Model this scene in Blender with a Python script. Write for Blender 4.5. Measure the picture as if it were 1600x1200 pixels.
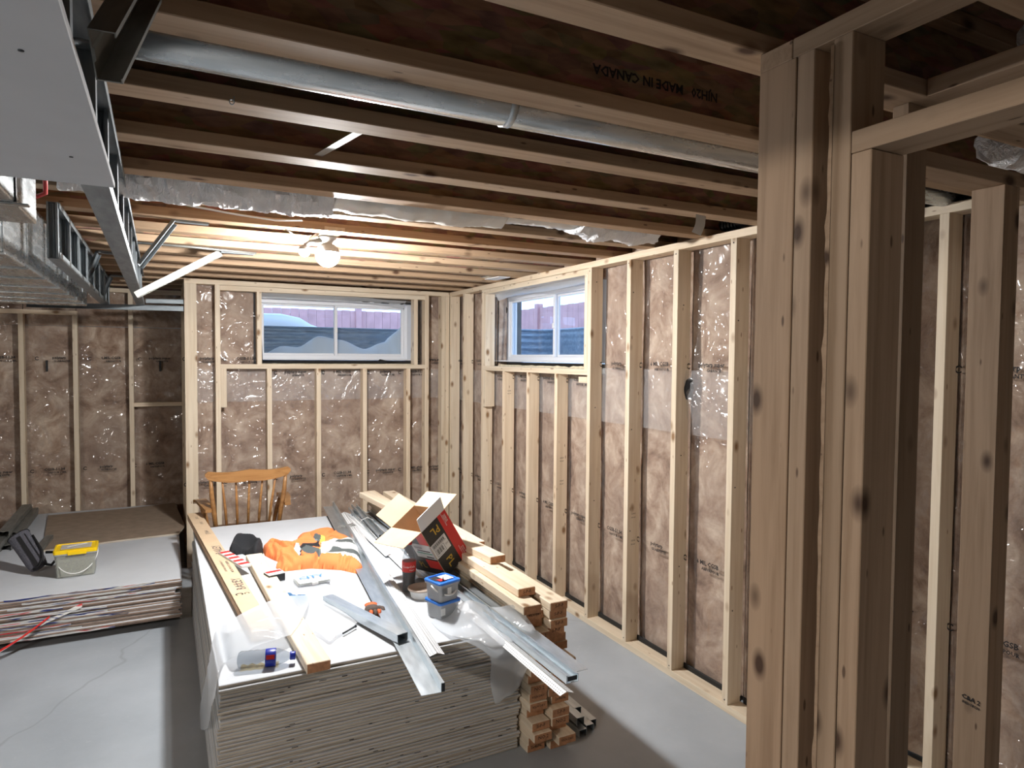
import bpy, bmesh, math, random
from mathutils import Vector, Matrix, noise
random.seed(7)
for _o in list(bpy.data.objects): bpy.data.objects.remove(_o)
SC = bpy.context.scene
COL = SC.collection

# ------------------------------------------------------------------ camera, world, exposure
cam_d = bpy.data.cameras.new('camera'); cam = bpy.data.objects.new('camera', cam_d); COL.objects.link(cam)
cam_d.sensor_fit = 'HORIZONTAL'; cam_d.sensor_width = 36.0; cam_d.lens = 1053.5*36/1600
cam_d.clip_start = 0.02; cam_d.clip_end = 300
YAW, PIT, ROL = 0.475543, 0.038679, 0.0077244
_F = Vector((math.sin(YAW)*math.cos(PIT), math.cos(YAW)*math.cos(PIT), -math.sin(PIT)))
_R = Vector((math.cos(YAW), -math.sin(YAW), 0)); _U = _R.cross(_F)
_R2 = _R*math.cos(ROL)+_U*math.sin(ROL); _U2 = -_R*math.sin(ROL)+_U*math.cos(ROL)
_m = Matrix((_R2, _U2, -_F)).transposed().to_4x4(); _m.translation = Vector((-2.4072, -5.9760, 1.7139))
cam.matrix_world = _m
SC.camera = cam

world = bpy.data.worlds.new('overcast_sky'); SC.world = world; world.use_nodes = True
wn = world.node_tree; bgn = wn.nodes['Background']
bgn.inputs[0].default_value = (0.44, 0.66, 1.0, 1); bgn.inputs[1].default_value = 3.4

SC.view_settings.view_transform = 'Standard'; SC.view_settings.look = 'None'
SC.view_settings.exposure = 0.0; SC.view_settings.gamma = 1.0
SC.view_settings.use_curve_mapping = False
LAMP_MAIN = 1620.0     # radiance of the main globe bulb
LAMP_SIDE = 1000.0
LAMP_FILL = 1050.0      # added fill bulb, out of view left of the camera
cy = SC.cycles
cy.max_bounces = 8; cy.diffuse_bounces = 5; cy.glossy_bounces = 4; cy.transmission_bounces = 6; cy.transparent_max_bounces = 12
cy.caustics_reflective = False; cy.caustics_refractive = False; cy.sample_clamp_indirect = 3.0

# ------------------------------------------------------------------ material helpers
def srgb(r, g, b):
    f = lambda c: (c/255/12.92) if c/255 <= .04045 else ((c/255+.055)/1.055)**2.4
    return (f(r), f(g), f(b), 1)
class NT:
    def __init__(s, name):
        s.m = bpy.data.materials.new(name); s.m.use_nodes = True
        s.t = s.m.node_tree; s.t.nodes.clear()
        s.out = s.n('ShaderNodeOutputMaterial')
    def n(s, kind, **k):
        nd = s.t.nodes.new(kind)
        for a, b in k.items(): setattr(nd, a, b)
        return nd
    def l(s, a, b): s.t.links.new(a, b)
    def pr(s, col=(.5,.5,.5,1), rough=.6, metal=0, spec=.5):
        p = s.n('ShaderNodeBsdfPrincipled')
        p.inputs['Base Color'].default_value = col; p.inputs['Roughness'].default_value = rough
        p.inputs['Metallic'].default_value = metal; p.inputs['Specular IOR Level'].default_value = spec
        s.l(p.outputs[0], s.out.inputs[0]); return p
    def coord(s, scale=(1,1,1), kind='Object', rand=0.0):
        tc = s.n('ShaderNodeTexCoord'); o = tc.outputs[kind]
        if rand:
            oi = s.n('ShaderNodeObjectInfo'); mu = s.n('ShaderNodeMath', operation='MULTIPLY'); mu.inputs[1].default_value = rand
            s.l(oi.outputs['Random'], mu.inputs[0])
            ad = s.n('ShaderNodeVectorMath', operation='ADD'); s.l(o, ad.inputs[0]); s.l(mu.outputs[0], ad.inputs[1]); o = ad.outputs[0]
        mp = s.n('ShaderNodeMapping'); mp.inputs['Scale'].default_value = scale; s.l(o, mp.inputs[0]); return mp.outputs[0]
    def noise(s, vec, scale=5, detail=4, rough=.5, dist=0):
        nd = s.n('ShaderNodeTexNoise'); nd.inputs['Scale'].default_value = scale; nd.inputs['Detail'].default_value = detail
        nd.inputs['Roughness'].default_value = rough; nd.inputs['Distortion'].default_value = dist
        s.l(vec, nd.inputs['Vector']); return nd.outputs['Fac']
    def ramp(s, fac, stops):
        r = s.n('ShaderNodeValToRGB'); e = r.color_ramp.elements
        while len(e) > 1: e.remove(e[-1])
        e[0].position, e[0].color = stops[0]
        for p, c in stops[1:]:
            x = e.new(p); x.color = c
        s.l(fac, r.inputs[0]); return r.outputs[0]
    def mix(s, fac, a, b, mode='MIX'):
        m = s.n('ShaderNodeMix', data_type='RGBA', blend_type=mode)
        for i, v in ((0, fac), (6, a), (7, b)):
            if hasattr(v, 'links'): s.l(v, m.inputs[i])
            else: m.inputs[i].default_value = v
        return m.outputs[2]
    def bump(s, p, h, strength=.3, dist=.01, inp='Normal'):
        b = s.n('ShaderNodeBump'); b.inputs['Strength'].default_value = strength; b.inputs['Distance'].default_value = dist
        s.l(h, b.inputs['Height']); s.l(b.outputs[0], p.inputs[inp]); return b

def plain(name, col, rough=.6, metal=0, spec=.5, var=.0, scale=20, bump=0, bscale=80):
    t = NT(name); p = t.pr(col, rough, metal, spec)
    if var:
        f = t.noise(t.coord(rand=7), scale, 3)
        d = tuple(c*(1-var) for c in col[:3])+(1,); u = tuple(min(1, c*(1+var)) for c in col[:3])+(1,)
        t.l(t.ramp(f, [(.3, d), (.7, u)]), p.inputs['Base Color'])
    if bump:
        t.bump(p, t.noise(t.coord(rand=5), bscale, 3), bump, .004)
    return t.m

def wood(name, base, dark, knot, grain=1.0, knots=True, rough=.62, tint=.10):
    """sawn softwood; the grain follows the board's own long axis (local X)"""
    t = NT(name); p = t.pr(base, rough, 0, .35)
    v = t.coord((1.1, 26, 26), rand=37)
    g = t.noise(v, 1.6, 6, .6, .4)
    c = t.ramp(g, [(.28, dark), (.55, base), (.8, tuple(min(1, x*1.09) for x in base[:3])+(1,))])
    big = t.noise(t.coord((.8, 3, 3), rand=11), 1.3, 2)
    c = t.mix(t.ramp(big, [(.4, (0,0,0,1)), (.75, (.35*grain,)*3+(1,))]), c, dark)
    if knots:
        vo = t.n('ShaderNodeTexVoronoi', feature='F1'); vo.inputs['Scale'].default_value = 1.0
        t.l(t.coord((5.5, 10, 10), rand=53), vo.inputs['Vector'])
        k = t.ramp(vo.outputs['Distance'], [(.08, (1,1,1,1)), (.14, (.5,)*3+(1,)), (.21, (0,0,0,1))])
        c = t.mix(k, c, knot)
        vo2 = t.n('ShaderNodeTexVoronoi', feature='F1'); vo2.inputs['Scale'].default_value = 1.0
        t.l(t.coord((7, 24, 24), rand=91), vo2.inputs['Vector'])
        k2 = t.ramp(vo2.outputs['Distance'], [(.06, (.8,)*3+(1,)), (.10, (0,0,0,1))])
        c = t.mix(k2, c, knot)
    oi = t.n('ShaderNodeObjectInfo')
    tn = t.ramp(oi.outputs['Random'], [(0, (1-tint, 1-tint*1.1, 1-tint*1.3, 1)), (.5, (1,1,1,1)), (1, (1, .95, .90, 1))])
    c = t.mix(1.0, c, tn, 'MULTIPLY')
    t.l(c, p.inputs['Base Color'])
    t.bump(p, g, .18, .003)
    return t.m

M = {}
M['pine'] = wood('pine_lumber', srgb(232,218,196), srgb(214,195,168), srgb(146,114,82))
M['pine_rough_dim'] = wood('rough_brown_lumber_dim', srgb(176,152,128), srgb(150,126,102), srgb(74,54,40), tint=.14)  # browner partition lumber, darkened further to offset the added fill bulb
M['pine_dark'] = wood('joist_flange', srgb(184,158,130), srgb(156,130,104), srgb(86,60,42))
M['oak'] = wood('chair_varnished_wood', srgb(164,122,76), srgb(126,86,48), srgb(100,60,30), knots=False, rough=.35)
M['endgrain'] = plain('lumber_end_grain', srgb(176,128,92), .8, var=.2, scale=60)
# oriented strand board
t = NT('osb_web'); p = t.pr(srgb(120,80,48), .75, 0, .2)
vo = t.n('ShaderNodeTexVoronoi', feature='F1'); vo.inputs['Scale'].default_value = 1.0
t.l(t.coord((14, 40, 40), rand=17), vo.inputs['Vector'])
c = t.mix(.35, t.ramp(t.noise(t.coord((5,18,18), rand=9), 2.2, 5), [(.3, srgb(116,84,58)), (.7, srgb(160,122,86))]), vo.outputs['Color'], 'SOFT_LIGHT')
hs = t.n('ShaderNodeHueSaturation'); hs.inputs['Saturation'].default_value = .8; t.l(c, hs.inputs['Color'])
t.l(hs.outputs[0], p.inputs['Base Color']); M['osb'] = t.m
# galvanised steel
def steel(name, a, b, rough=.34, metal=.9, bmp=.08):
    t = NT(name); p = t.pr(a, rough, metal)
    f = t.noise(t.coord((3,14,14), rand=13), 3, 4)
    t.l(t.ramp(f, [(.3, a), (.7, b)]), p.inputs['Base Color'])
    r = t.n('ShaderNodeMapRange'); r.inputs[3].default_value = rough-.05; r.inputs[4].default_value = rough+.07
    t.l(f, r.inputs[0]); t.l(r.outputs[0], p.inputs['Roughness'])
    t.bump(p, t.noise(t.coord(rand=3), 9, 2), bmp, .01)
    return t.m
M['steel'] = steel('galvanised_steel', srgb(190,200,206), srgb(214,222,228))
M['steel_dull'] = steel('dusty_darkened_steel', srgb(120,122,118), srgb(150,150,145), .5, .6)  # dust-dulled; on the long brace the dark tone offsets the near bulb
M['duct'] = steel('sheet_metal_duct', srgb(196,202,204), srgb(222,226,228), .26, .93, .004)
M['steel_mid'] = steel('darkened_galvanised_steel', srgb(120,127,132), srgb(150,158,162), .5, .6)  # darker copy of the steel, tones down glare from the near bulb
M['zinc_black'] = plain('dark_profile_end', srgb(30,34,40), .5)
M['paper_face'] = plain('drywall_face_paper', srgb(200,204,209), .75, var=.03, scale=8)
M['paper_back'] = plain('drywall_back_paper', srgb(150,132,114), .9, var=.12, scale=14)
# drywall edge: grey-brown paper, horizontal lines come from the sheets themselves
t = NT('drywall_edge'); p = t.pr(srgb(150,138,122), .9)
f = t.noise(t.coord((3, 3, 160), rand=21), 2, 4)
t.l(t.ramp(f, [(.3, srgb(150,138,122)), (.5, srgb(188,178,162)), (.75, srgb(206,198,184))]), p.inputs['Base Color']); M['dw_edge'] = t.m
M['dw_edge_brown'] = plain('drywall_edge_brown', srgb(150,130,116), .9, var=.15, scale=30)
M['bead_white'] = plain('white_metal_bead', srgb(236,238,240), .35, .1)
M['concrete'] = plain('foundation_concrete', srgb(120,118,114), .95, var=.15, scale=6)
# grey painted floor
t = NT('grey_floor'); p = t.pr(srgb(140,146,152), .42, 0, .4)
v = t.coord(kind='Object')
c = t.ramp(t.noise(v, 1.4, 5, .6), [(.3, srgb(152,159,166)), (.7, srgb(174,181,188))])
sp = t.ramp(t.noise(v, 26, 3, .6), [(.62, (0,0,0,1)), (.74, (.35,)*3+(1,))])
c = t.mix(sp, c, srgb(178,184,188))
wv = t.n('ShaderNodeTexVoronoi', feature='DISTANCE_TO_EDGE'); wv.inputs['Scale'].default_value = .45
nz = t.n('ShaderNodeTexNoise'); nz.inputs['Scale'].default_value = 2.5; t.l(v, nz.inputs['Vector'])
mx = t.mix(.25, v, nz.outputs['Color']); t.l(mx, wv.inputs['Vector'])
ck = t.ramp(wv.outputs['Distance'], [(.0, (.55,)*3+(1,)), (.004, (0,0,0,1))])
c = t.mix(ck, c, srgb(132,137,142))
t.l(c, p.inputs['Base Color']); t.bump(p, t.noise(v, 30, 3), .06, .01); M['floor'] = t.m
# fibreglass batt
t = NT('fibreglass_batt'); p = t.pr(srgb(150,124,106), .95, 0, .1)
v = t.coord((1,1,1), rand=19)
c = t.ramp(t.noise(v, 6, 7, .66, .55), [(.28, srgb(104,80,66)), (.44, srgb(158,134,116)), (.58, srgb(188,168,150)), (.74, srgb(218,202,184))])
c = t.mix(t.ramp(t.noise(v, 2.2, 3), [(.4, (0,0,0,1)), (.7, (.5,)*3+(1,))]), c, srgb(146,126,114))
t.l(c, p.inputs['Base Color']); t.bump(p, t.noise(v, 16, 5), .5, .02); M['batt'] = t.m
# polyethylene film
def film(name, haze, col=(.86,.87,.9,1), wr=.5, gl=.08, sc=(1,1,1), rough=.16, trl=0.0, clear=(1,1,1,1)):
    """thin polyethylene: mostly clear, a little milky, glossy over its wrinkles"""
    t = NT(name)
    v = t.coord(sc)
    def ridge(scale, dist, pw):
        a = t.n('ShaderNodeMath', operation='MULTIPLY_ADD'); a.inputs[1].default_value = 2; a.inputs[2].default_value = -1; t.l(t.noise(v, scale, 2, .5, dist), a.inputs[0])
        b_ = t.n('ShaderNodeMath', operation='ABSOLUTE'); t.l(a.outputs[0], b_.inputs[0])
        c_ = t.n('ShaderNodeMath', operation='SUBTRACT'); c_.inputs[0].default_value = 1; t.l(b_.outputs[0], c_.inputs[1])
        d_ = t.n('ShaderNodeMath', operation='POWER'); d_.inputs[1].default_value = pw; t.l(c_.outputs[0], d_.inputs[0]); return d_.outputs[0]
    h1 = ridge(2.6, 1.2, 14); h2 = ridge(7, .8, 12)
    ad = t.n('ShaderNodeMath', operation='ADD'); t.l(h1, ad.inputs[0])
    mm = t.n('ShaderNodeMath', operation='MULTIPLY'); mm.inputs[1].default_value = .30; t.l(h2, mm.inputs[0]); t.l(mm.outputs[0], ad.inputs[1])
    b = t.n('ShaderNodeBump'); b.inputs['Strength'].default_value = wr; b.inputs['Distance'].default_value = .05; t.l(ad.outputs[0], b.inputs['Height'])
    trn = t.n('ShaderNodeBsdfTransparent'); trn.inputs[0].default_value = clear
    df = t.n('ShaderNodeBsdfDiffuse'); df.inputs[0].default_value = col
    last = df.outputs[0]
    if trl:
        tl = t.n('ShaderNodeBsdfTranslucent'); tl.inputs[0].default_value = col
        m0 = t.n('ShaderNodeMixShader'); m0.inputs[0].default_value = trl; t.l(df.outputs[0], m0.inputs[1]); t.l(tl.outputs[0], m0.inputs[2]); last = m0.outputs[0]
    m1 = t.n('ShaderNodeMixShader'); m1.inputs[0].default_value = haze; t.l(trn.outputs[0], m1.inputs[1]); t.l(last, m1.inputs[2])
    g = t.n('ShaderNodeBsdfGlossy'); g.inputs['Roughness'].default_value = rough; t.l(b.outputs[0], g.inputs['Normal'])
    m2 = t.n('ShaderNodeMixShader'); m2.inputs[0].default_value = gl
    t.l(m1.outputs[0], m2.inputs[1]); t.l(g.outputs[0], m2.inputs[2])
    t.l(m2.outputs[0], t.out.inputs[0]); return t.m
M['film'] = film('vapour_barrier_film', .05, wr=.35, gl=.04, rough=.15)
M['film_far'] = film('far_vapour_barrier_film', .05, wr=.40, gl=.035, rough=.15)
M['film_recess'] = film('crumpled_vapour_barrier_film', .03, wr=1.0, gl=.07, rough=.12)
M['film_lap'] = film('vapour_barrier_overlap', .16, wr=.35, gl=.05)
M['film_loose'] = film('loose_poly_sheet', .62, (.84,.88,.92,1), .3, .05, rough=.2, trl=.45)
M['film_clear'] = film('thin_poly_sheet', .45, (.9,.93,.96,1), .3, .05, rough=.2, trl=.3)
M['ink'] = plain('black_ink', srgb(34,32,34), .7)
M['ink_grey'] = plain('faded_carton_ink', srgb(98,88,84), .8)
M['ink_brown'] = plain('lumber_stamp_ink', srgb(70,52,40), .8)
M['gasket'] = plain('black_sill_gasket', srgb(24,26,28), .6)
M['vinyl'] = plain('white_window_vinyl', srgb(226,228,232), .4)
M['foam'] = plain('spray_foam', srgb(206,196,170), .9, var=.15, scale=40, bump=.6, bscale=40)
def glassy(name, col=(1,1,1,1), rough=0.0, haze=0.0):
    t = NT(name)
    a = t.n('ShaderNodeBsdfTransparent'); a.inputs[0].default_value = col
    g = t.n('ShaderNodeBsdfGlossy'); g.inputs['Roughness'].default_value = rough
    lw = t.n('ShaderNodeLayerWeight'); lw.inputs[0].default_value = .5
    pw = t.n('ShaderNodeMath', operation='POWER'); pw.inputs[1].default_value = 4.5; t.l(lw.outputs['Facing'], pw.inputs[0])
    fr = t.n('ShaderNodeMath', operation='MULTIPLY_ADD'); fr.inputs[1].default_value = .7; fr.inputs[2].default_value = .025; t.l(pw.outputs[0], fr.inputs[0])
    base = a.outputs[0]
    if haze:
        d = t.n('ShaderNodeBsdfDiffuse'); d.inputs[0].default_value = (.7,.72,.74,1)
        mh = t.n('ShaderNodeMixShader'); mh.inputs[0].default_value = haze; t.l(a.outputs[0], mh.inputs[1]); t.l(d.outputs[0], mh.inputs[2]); base = mh.outputs[0]
    m = t.n('ShaderNodeMixShader'); t.l(fr.outputs[0], m.inputs[0]); t.l(base, m.inputs[1]); t.l(g.outputs[0], m.inputs[2])
    t.l(m.outputs[0], t.out.inputs[0]); return t.m
M['glass'] = glassy('window_glass', (.95,.98,1,1))
M['pet'] = glassy('clear_bottle_plastic', (.74,.77,.80,1), .08, .12)
M['snow'] = plain('snow', srgb(240,244,250), .8, var=.02, scale=3, bump=.2, bscale=12)
M['well'] = steel('corrugated_well_steel', srgb(112,126,142), srgb(146,160,174), .5, .3)
M['fence'] = plain('red_brown_fence_board', srgb(176,132,130), .85, var=.12, scale=5)
M['cardboard'] = plain('kraft_cardboard', srgb(208,182,150), .85, var=.06, scale=12)
M['cardboard_in'] = plain('cardboard_inside', srgb(190,156,124), .9, var=.06, scale=12)
M['red'] = plain('red_print', srgb(198,44,40), .45)
M['black'] = plain('black_print', srgb(26,24,24), .45)
M['gold'] = plain('gold_print', srgb(196,160,50), .45)
M['white'] = plain('white_plastic', srgb(232,232,230), .45)
M['label_white'] = plain('white_label', srgb(226,228,228), .6)
M['grey_ink'] = plain('grey_ink', srgb(120,124,128), .7)
M['green_ink'] = plain('green_ink', srgb(90,150,130), .7)
M['blue'] = plain('blue_plastic', srgb(50,120,214), .35)
M['navy'] = plain('dark_blue_label', srgb(28,48,160), .35)
M['cyan_ink'] = plain('light_blue_print', srgb(60,140,214), .5)
M['yellow'] = plain('yellow_lid_plastic', srgb(246,206,10), .4)
M['cola'] = plain('dark_cola', srgb(34,12,10), .15)
M['tea'] = glassy('leftover_tea', (.80,.62,.34,1), .05)
M['orange'] = plain('orange_fleece', srgb(244,134,76), .9, var=.08, scale=10, bump=.3, bscale=60)
M['silver'] = plain('reflective_tape', srgb(88,96,96), .5, .1)
M['lime'] = plain('lime_yellow_trim', srgb(226,236,96), .8)
M['cloth_black'] = plain('black_knit', srgb(30,32,36), .95, bump=.4, bscale=120)
M['cloth_grey'] = plain('grey_heather_fabric', srgb(84,84,92), .95, var=.35, scale=160, bump=.3, bscale=150)
M['web_black'] = plain('black_webbing', srgb(22,22,24), .8)
M['glove_orange'] = plain('glove_orange', srgb(206,98,52), .8, var=.2, scale=60)
M['glove_grey'] = plain('glove_brown_grey', srgb(78,66,60), .85, var=.2, scale=60)
M['teal'] = plain('blue_speckled_grip', srgb(46,104,150), .7, var=.5, scale=90)
M['lid_tan'] = plain('translucent_tan_lid', srgb(176,160,146), .4)
M['screws'] = plain('dark_screws', srgb(60,62,66), .4, .6, var=.6, scale=220, bump=1, bscale=200)
M['straw'] = plain('small_brass_and_grey_fasteners', srgb(150,148,124), .5, .3, var=.45, scale=160, bump=1, bscale=150)
def milky(name, col, a=.5):
    t = NT(name); p = t.pr(col, .35, 0, .5)
    tr = t.n('ShaderNodeBsdfTransparent'); tr.inputs[0].default_value = (.95,.96,.97,1)
    m = t.n('ShaderNodeMixShader'); m.inputs[0].default_value = a
    t.l(tr.outputs[0], m.inputs[1]); t.l(p.outputs[0], m.inputs[2]); t.l(m.outputs[0], t.out.inputs[0]); return t.m
M['tub'] = milky('milky_tub_plastic', srgb(214,218,222), .45)
M['tub_clear'] = milky('clear_tub_plastic', srgb(206,208,200), .28)
M['abs'] = plain('black_drain_pipe', srgb(20,22,24), .3)
M['tape_multi'] = None
t = NT('printed_end_tape'); p = t.pr(srgb(220,220,220), .6)
v = t.coord((1,1,1))
c = t.ramp(t.noise(t.coord((2.2,2,30)), 2.1, 2), [(.34, srgb(200,60,60)), (.40, srgb(222,222,220)), (.52, srgb(206,206,200)), (.56, srgb(40,56,130)), (.62, srgb(30,40,90)), (.66, srgb(150,132,120))])
t.l(c, p.inputs['Base Color']); M['tape_multi'] = t.m
# crumpled foil
t = NT('foil_jacket'); p = t.pr(srgb(238,240,242), .30, .35)
v = t.coord((1,1,1))
h = t.noise(t.coord((1,.45,.45)), 60, 4, .7, 1.5); t.bump(p, h, .8, .02); M['foil'] = t.m
M['foil_white'] = plain('white_duct_jacket', srgb(214,212,206), .4, .2, bump=.8, bscale=30)
def emit(name, col, s):
    t = NT(name); e = t.n('ShaderNodeEmission'); e.inputs[0].default_value = col; e.inputs[1].default_value = s
    t.l(e.outputs[0], t.out.inputs[0]); return t.m
M['bulb'] = emit('lit_globe_bulb', (1,.985,.97,1), LAMP_MAIN)
M['bulb_small'] = emit('lit_small_bulb', (1,.975,.94,1), LAMP_SIDE)
M['bulb_fill'] = emit('added_fill_bulb', (1,.93,.86,1), LAMP_FILL)

# ------------------------------------------------------------------ object helpers
def link(o, parent=None, mw=None):
    COL.objects.link(o)
    if parent is not None:
        o.parent = parent
        bpy_mw[parent.name] = bpy_mw.get(parent.name, Matrix.Identity(4))
        o.matrix_local = bpy_mw[parent.name].inverted() @ (mw if mw is not None else Matrix.Identity(4))
    elif mw is not None: o.matrix_world = mw
    bpy_mw[o.name] = (mw.copy() if mw is not None else Matrix.Identity(4))
    return o
bpy_mw = {}
def T(x, y=None, z=None):
    return Matrix.Translation(Vector(x) if y is None else Vector((x, y, z)))
def RZ(a): return Matrix.Rotation(a, 4, 'Z')
def RX(a): return Matrix.Rotation(a, 4, 'X')
def RY(a): return Matrix.Rotation(a, 4, 'Y')
def tag(o, label, cat, group=None, kind=None):
    if label: o['label'] = label
    if cat: o['category'] = cat
    if group: o['group'] = group
    if kind: o['kind'] = kind
    return o
def empty(name, mw, label=None, cat=None, group=None, kind=None, parent=None):
    o = bpy.data.objects.new(name, None); o.empty_display_size = .1
    link(o, parent, mw); return tag(o, label, cat, group, kind)
def me_from(name, verts, faces, mats, midx=None, smooth=False):
    me = bpy.data.meshes.new(name); me.from_pydata([tuple(v) for v in verts], [], faces)
    for m in mats: me.materials.append(m)
    if midx: me.polygons.foreach_set('material_index', midx)
    if smooth: me.polygons.foreach_set('use_smooth', [True]*len(me.polygons))
    me.update(); return me
def ob(name, me, parent=None, mw=None, label=None, cat=None, group=None, kind=None):
    o = bpy.data.objects.new(name, me); link(o, parent, mw); return tag(o, label, cat, group, kind)
_bc = {}
def box_me(dx, dy, dz, mat, bev=.0015, x0=0.0):
    """box running 0..dx along X, centred in Y and Z, edges eased"""
    key = (round(dx,4), round(dy,4), round(dz,4), mat.name, bev, x0)
    if key in _bc: return _bc[key]
    bm = bmesh.new(); bmesh.ops.create_cube(bm, size=1)
    for v in bm.verts: v.co = Vector(((v.co.x+.5)*dx+x0, v.co.y*dy, v.co.z*dz))
    if bev: bmesh.ops.bevel(bm, geom=bm.edges[:], offset=min(bev, dx*.4, dy*.4, dz*.4), segments=1, affect='EDGES')
    me = bpy.data.meshes.new(mat.name+'_piece'); bm.to_mesh(me); bm.free(); me.materials.append(mat); _bc[key] = me; return me
def frame(p0, p1, up=(0,0,1)):
    """matrix whose X runs p0->p1 and whose Z leans to up"""
    p0, p1 = Vector(p0), Vector(p1); x = (p1-p0).normalized(); u = Vector(up)
    y = u.cross(x)
    if y.length < 1e-5: y = Vector((0,1,0)).cross(x)
    y.normalize(); z = x.cross(y)
    m = Matrix((x, y, z)).transposed().to_4x4(); m.translation = p0; return m
def board(name, lo, hi, mat, parent=None, bev=.0015, **k):
    """axis-aligned piece from corner lo to corner hi; grain along its longest side"""
    lo, hi = Vector(lo), Vector(hi); d = hi-lo; ax = max(range(3), key=lambda i: abs(d[i])); c = (lo+hi)/2
    p0 = c.copy(); p1 = c.copy(); p0[ax] = lo[ax]; p1[ax] = hi[ax]
    up = (0,0,1) if ax != 2 else (0,1,0)
    m = frame(p0, p1, up)
    y = m.to_3x3() @ Vector((0,1,0)); yi = max(range(3), key=lambda i: abs(y[i])); zi = 3-ax-yi
    return ob(name, box_me(abs(d[ax]), abs(d[yi]), abs(d[zi]), mat, bev), parent, m, **k)
def ext_me(pts, L, mat, caps=True, smooth=False, mats=None):
    """closed (y,z) outline extruded 0..L along X"""
    n = len(pts); vs = [(0, y, z) for y, z in pts]+[(L, y, z) for y, z in pts]
    fs = [(i, (i+1) % n, n+(i+1) % n, n+i) for i in range(n)]
    if caps: fs += [tuple(range(n-1, -1, -1)), tuple(range(n, 2*n))]
    return me_from(mat.name+'_profile', vs, fs, [mat], smooth=smooth)
def c_profile(w, h, t=.0016, lip=.007, rib=True):
    """C-stud: web on z=0 spanning y, flanges rising to z=h with lips"""
    a = w/2
    out = [(-a,0),(a,0),(a,h),(a-lip,h),(a-lip,h-t),(a-t,h-t),(a-t,t)]
    if rib: out += [(a*.3,t),(a*.22,t+.003),(-a*.22,t+.003),(-a*.3,t)]
    out += [(-a+t,t),(-a+t,h-t),(-a+lip,h-t),(-a+lip,h),(-a,h)]
    return out
def u_profile(w, h, t=.0016):
    a = w/2; return [(-a,0),(a,0),(a,h),(a-t,h),(a-t,t),(-a+t,t),(-a+t,h),(-a,h)]
def l_profile(w, h, t=.0016, lip=0):
    p = [(0,0),(w,0),(w,t),(t,t),(t,h),(0,h)]
    return p
def tube_me(path, r, mat, seg=12, closed=False, caps=True, radii=None, smooth=True):
    path = [Vector(p) for p in path]; n = len(path); vs = []; fs = []
    prev = None
    for i, p in enumerate(path):
        d = (path[min(i+1, n-1)]-path[max(i-1, 0)]).normalized()
        if prev is None:
            a = Vector((0,0,1)) if abs(d.z) < .9 else Vector((1,0,0)); u = a.cross(d).normalized()
        else: u = (prev-d*prev.dot(d)).normalized()
        prev = u; w = d.cross(u); rr = radii[i] if radii else r
        for k in range(seg):
            a = 2*math.pi*k/seg; vs.append(p+u*math.cos(a)*rr+w*math.sin(a)*rr)
    for i in range(n-1):
        for k in range(seg):
            k2 = (k+1) % seg; fs.append((i*seg+k, i*seg+k2, (i+1)*seg+k2, (i+1)*seg+k))
    if caps: fs += [tuple(range(seg-1, -1, -1)), tuple(range((n-1)*seg, n*seg))]
    return me_from(mat.name+'_tube', vs, fs, [mat], smooth=smooth)
def lathe_me(prof, mat, seg=28, squash=None):
    """profile (r,z) turned about local Z"""
    vs = []; fs = []
    for r, z in prof:
        for k in range(seg):
            a = 2*math.pi*k/seg; vs.append((r*math.cos(a), r*math.sin(a), z))
    for i in range(len(prof)-1):
        for k in range(seg):
            k2 = (k+1) % seg; fs.append((i*seg+k, i*seg+k2, (i+1)*seg+k2, (i+1)*seg+k))
    if prof[0][0] > 1e-4: fs.append(tuple(range(seg-1, -1, -1)))
    if prof[-1][0] > 1e-4: fs.append(tuple(range((len(prof)-1)*seg, len(prof)*seg)))
    return me_from(mat.name+'_turned', vs, fs, [mat], smooth=True)
def rrect(w, d, r, n=5):
    pts = []
    for cx, cy, a0 in ((w/2-r, d/2-r, 0), (-w/2+r, d/2-r, 90), (-w/2+r, -d/2+r, 180), (w/2-r, -d/2+r, 270)):
        for i in range(n+1):
            a = math.radians(a0+90*i/n); pts.append((cx+r*math.cos(a), cy+r*math.sin(a)))
    return pts
def loft_me(rings, mat, cap0=True, cap1=True, smooth=False):
    n = len(rings[0]); vs = [v for r in rings for v in r]; fs = []
    for i in range(len(rings)-1):
        for k in range(n):
            k2 = (k+1) % n; fs.append((i*n+k, i*n+k2, (i+1)*n+k2, (i+1)*n+k))
    if cap0: fs.append(tuple(range(n-1, -1, -1)))
    if cap1: fs.append(tuple(range((len(rings)-1)*n, len(rings)*n)))
    return me_from(mat.name+'_loft', vs, fs, [mat], smooth=smooth)
def join_me(mes):
    """one mesh out of (mesh, matrix) pairs"""
    vs = []; fs = []; mi = []; mats = []
    for me, mw in mes:
        b = len(vs); vs += [tuple(mw @ v.co) for v in me.vertices]
        mp = []
        for m in me.materials:
            if m not in mats: mats.append(m)
            mp.append(mats.index(m))
        for p in me.polygons:
            fs.append([b+i for i in p.vertices]); mi.append(mp[p.material_index])
    return me_from('joined_piece', vs, fs, mats, mi)
_tx = {}
def text_me(s, size, mat, bold=.012):
    key = (s, size, mat.name)
    if key in _tx: return _tx[key]
    cu = bpy.data.curves.new('lettering', 'FONT'); cu.body = s; cu.size = size; cu.align_x = 'CENTER'; cu.align_y = 'CENTER'; cu.resolution_u = 1; cu.offset = size*(.030 if mat.name == 'black_ink' else bold)
    o = bpy.data.objects.new('lettering_tmp', cu); COL.objects.link(o)
    dg = bpy.context.evaluated_depsgraph_get(); me = bpy.data.meshes.new_from_object(o.evaluated_get(dg))
    bpy.data.objects.remove(o); me.materials.clear(); me.materials.append(mat); _tx[key] = me; return me
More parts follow.
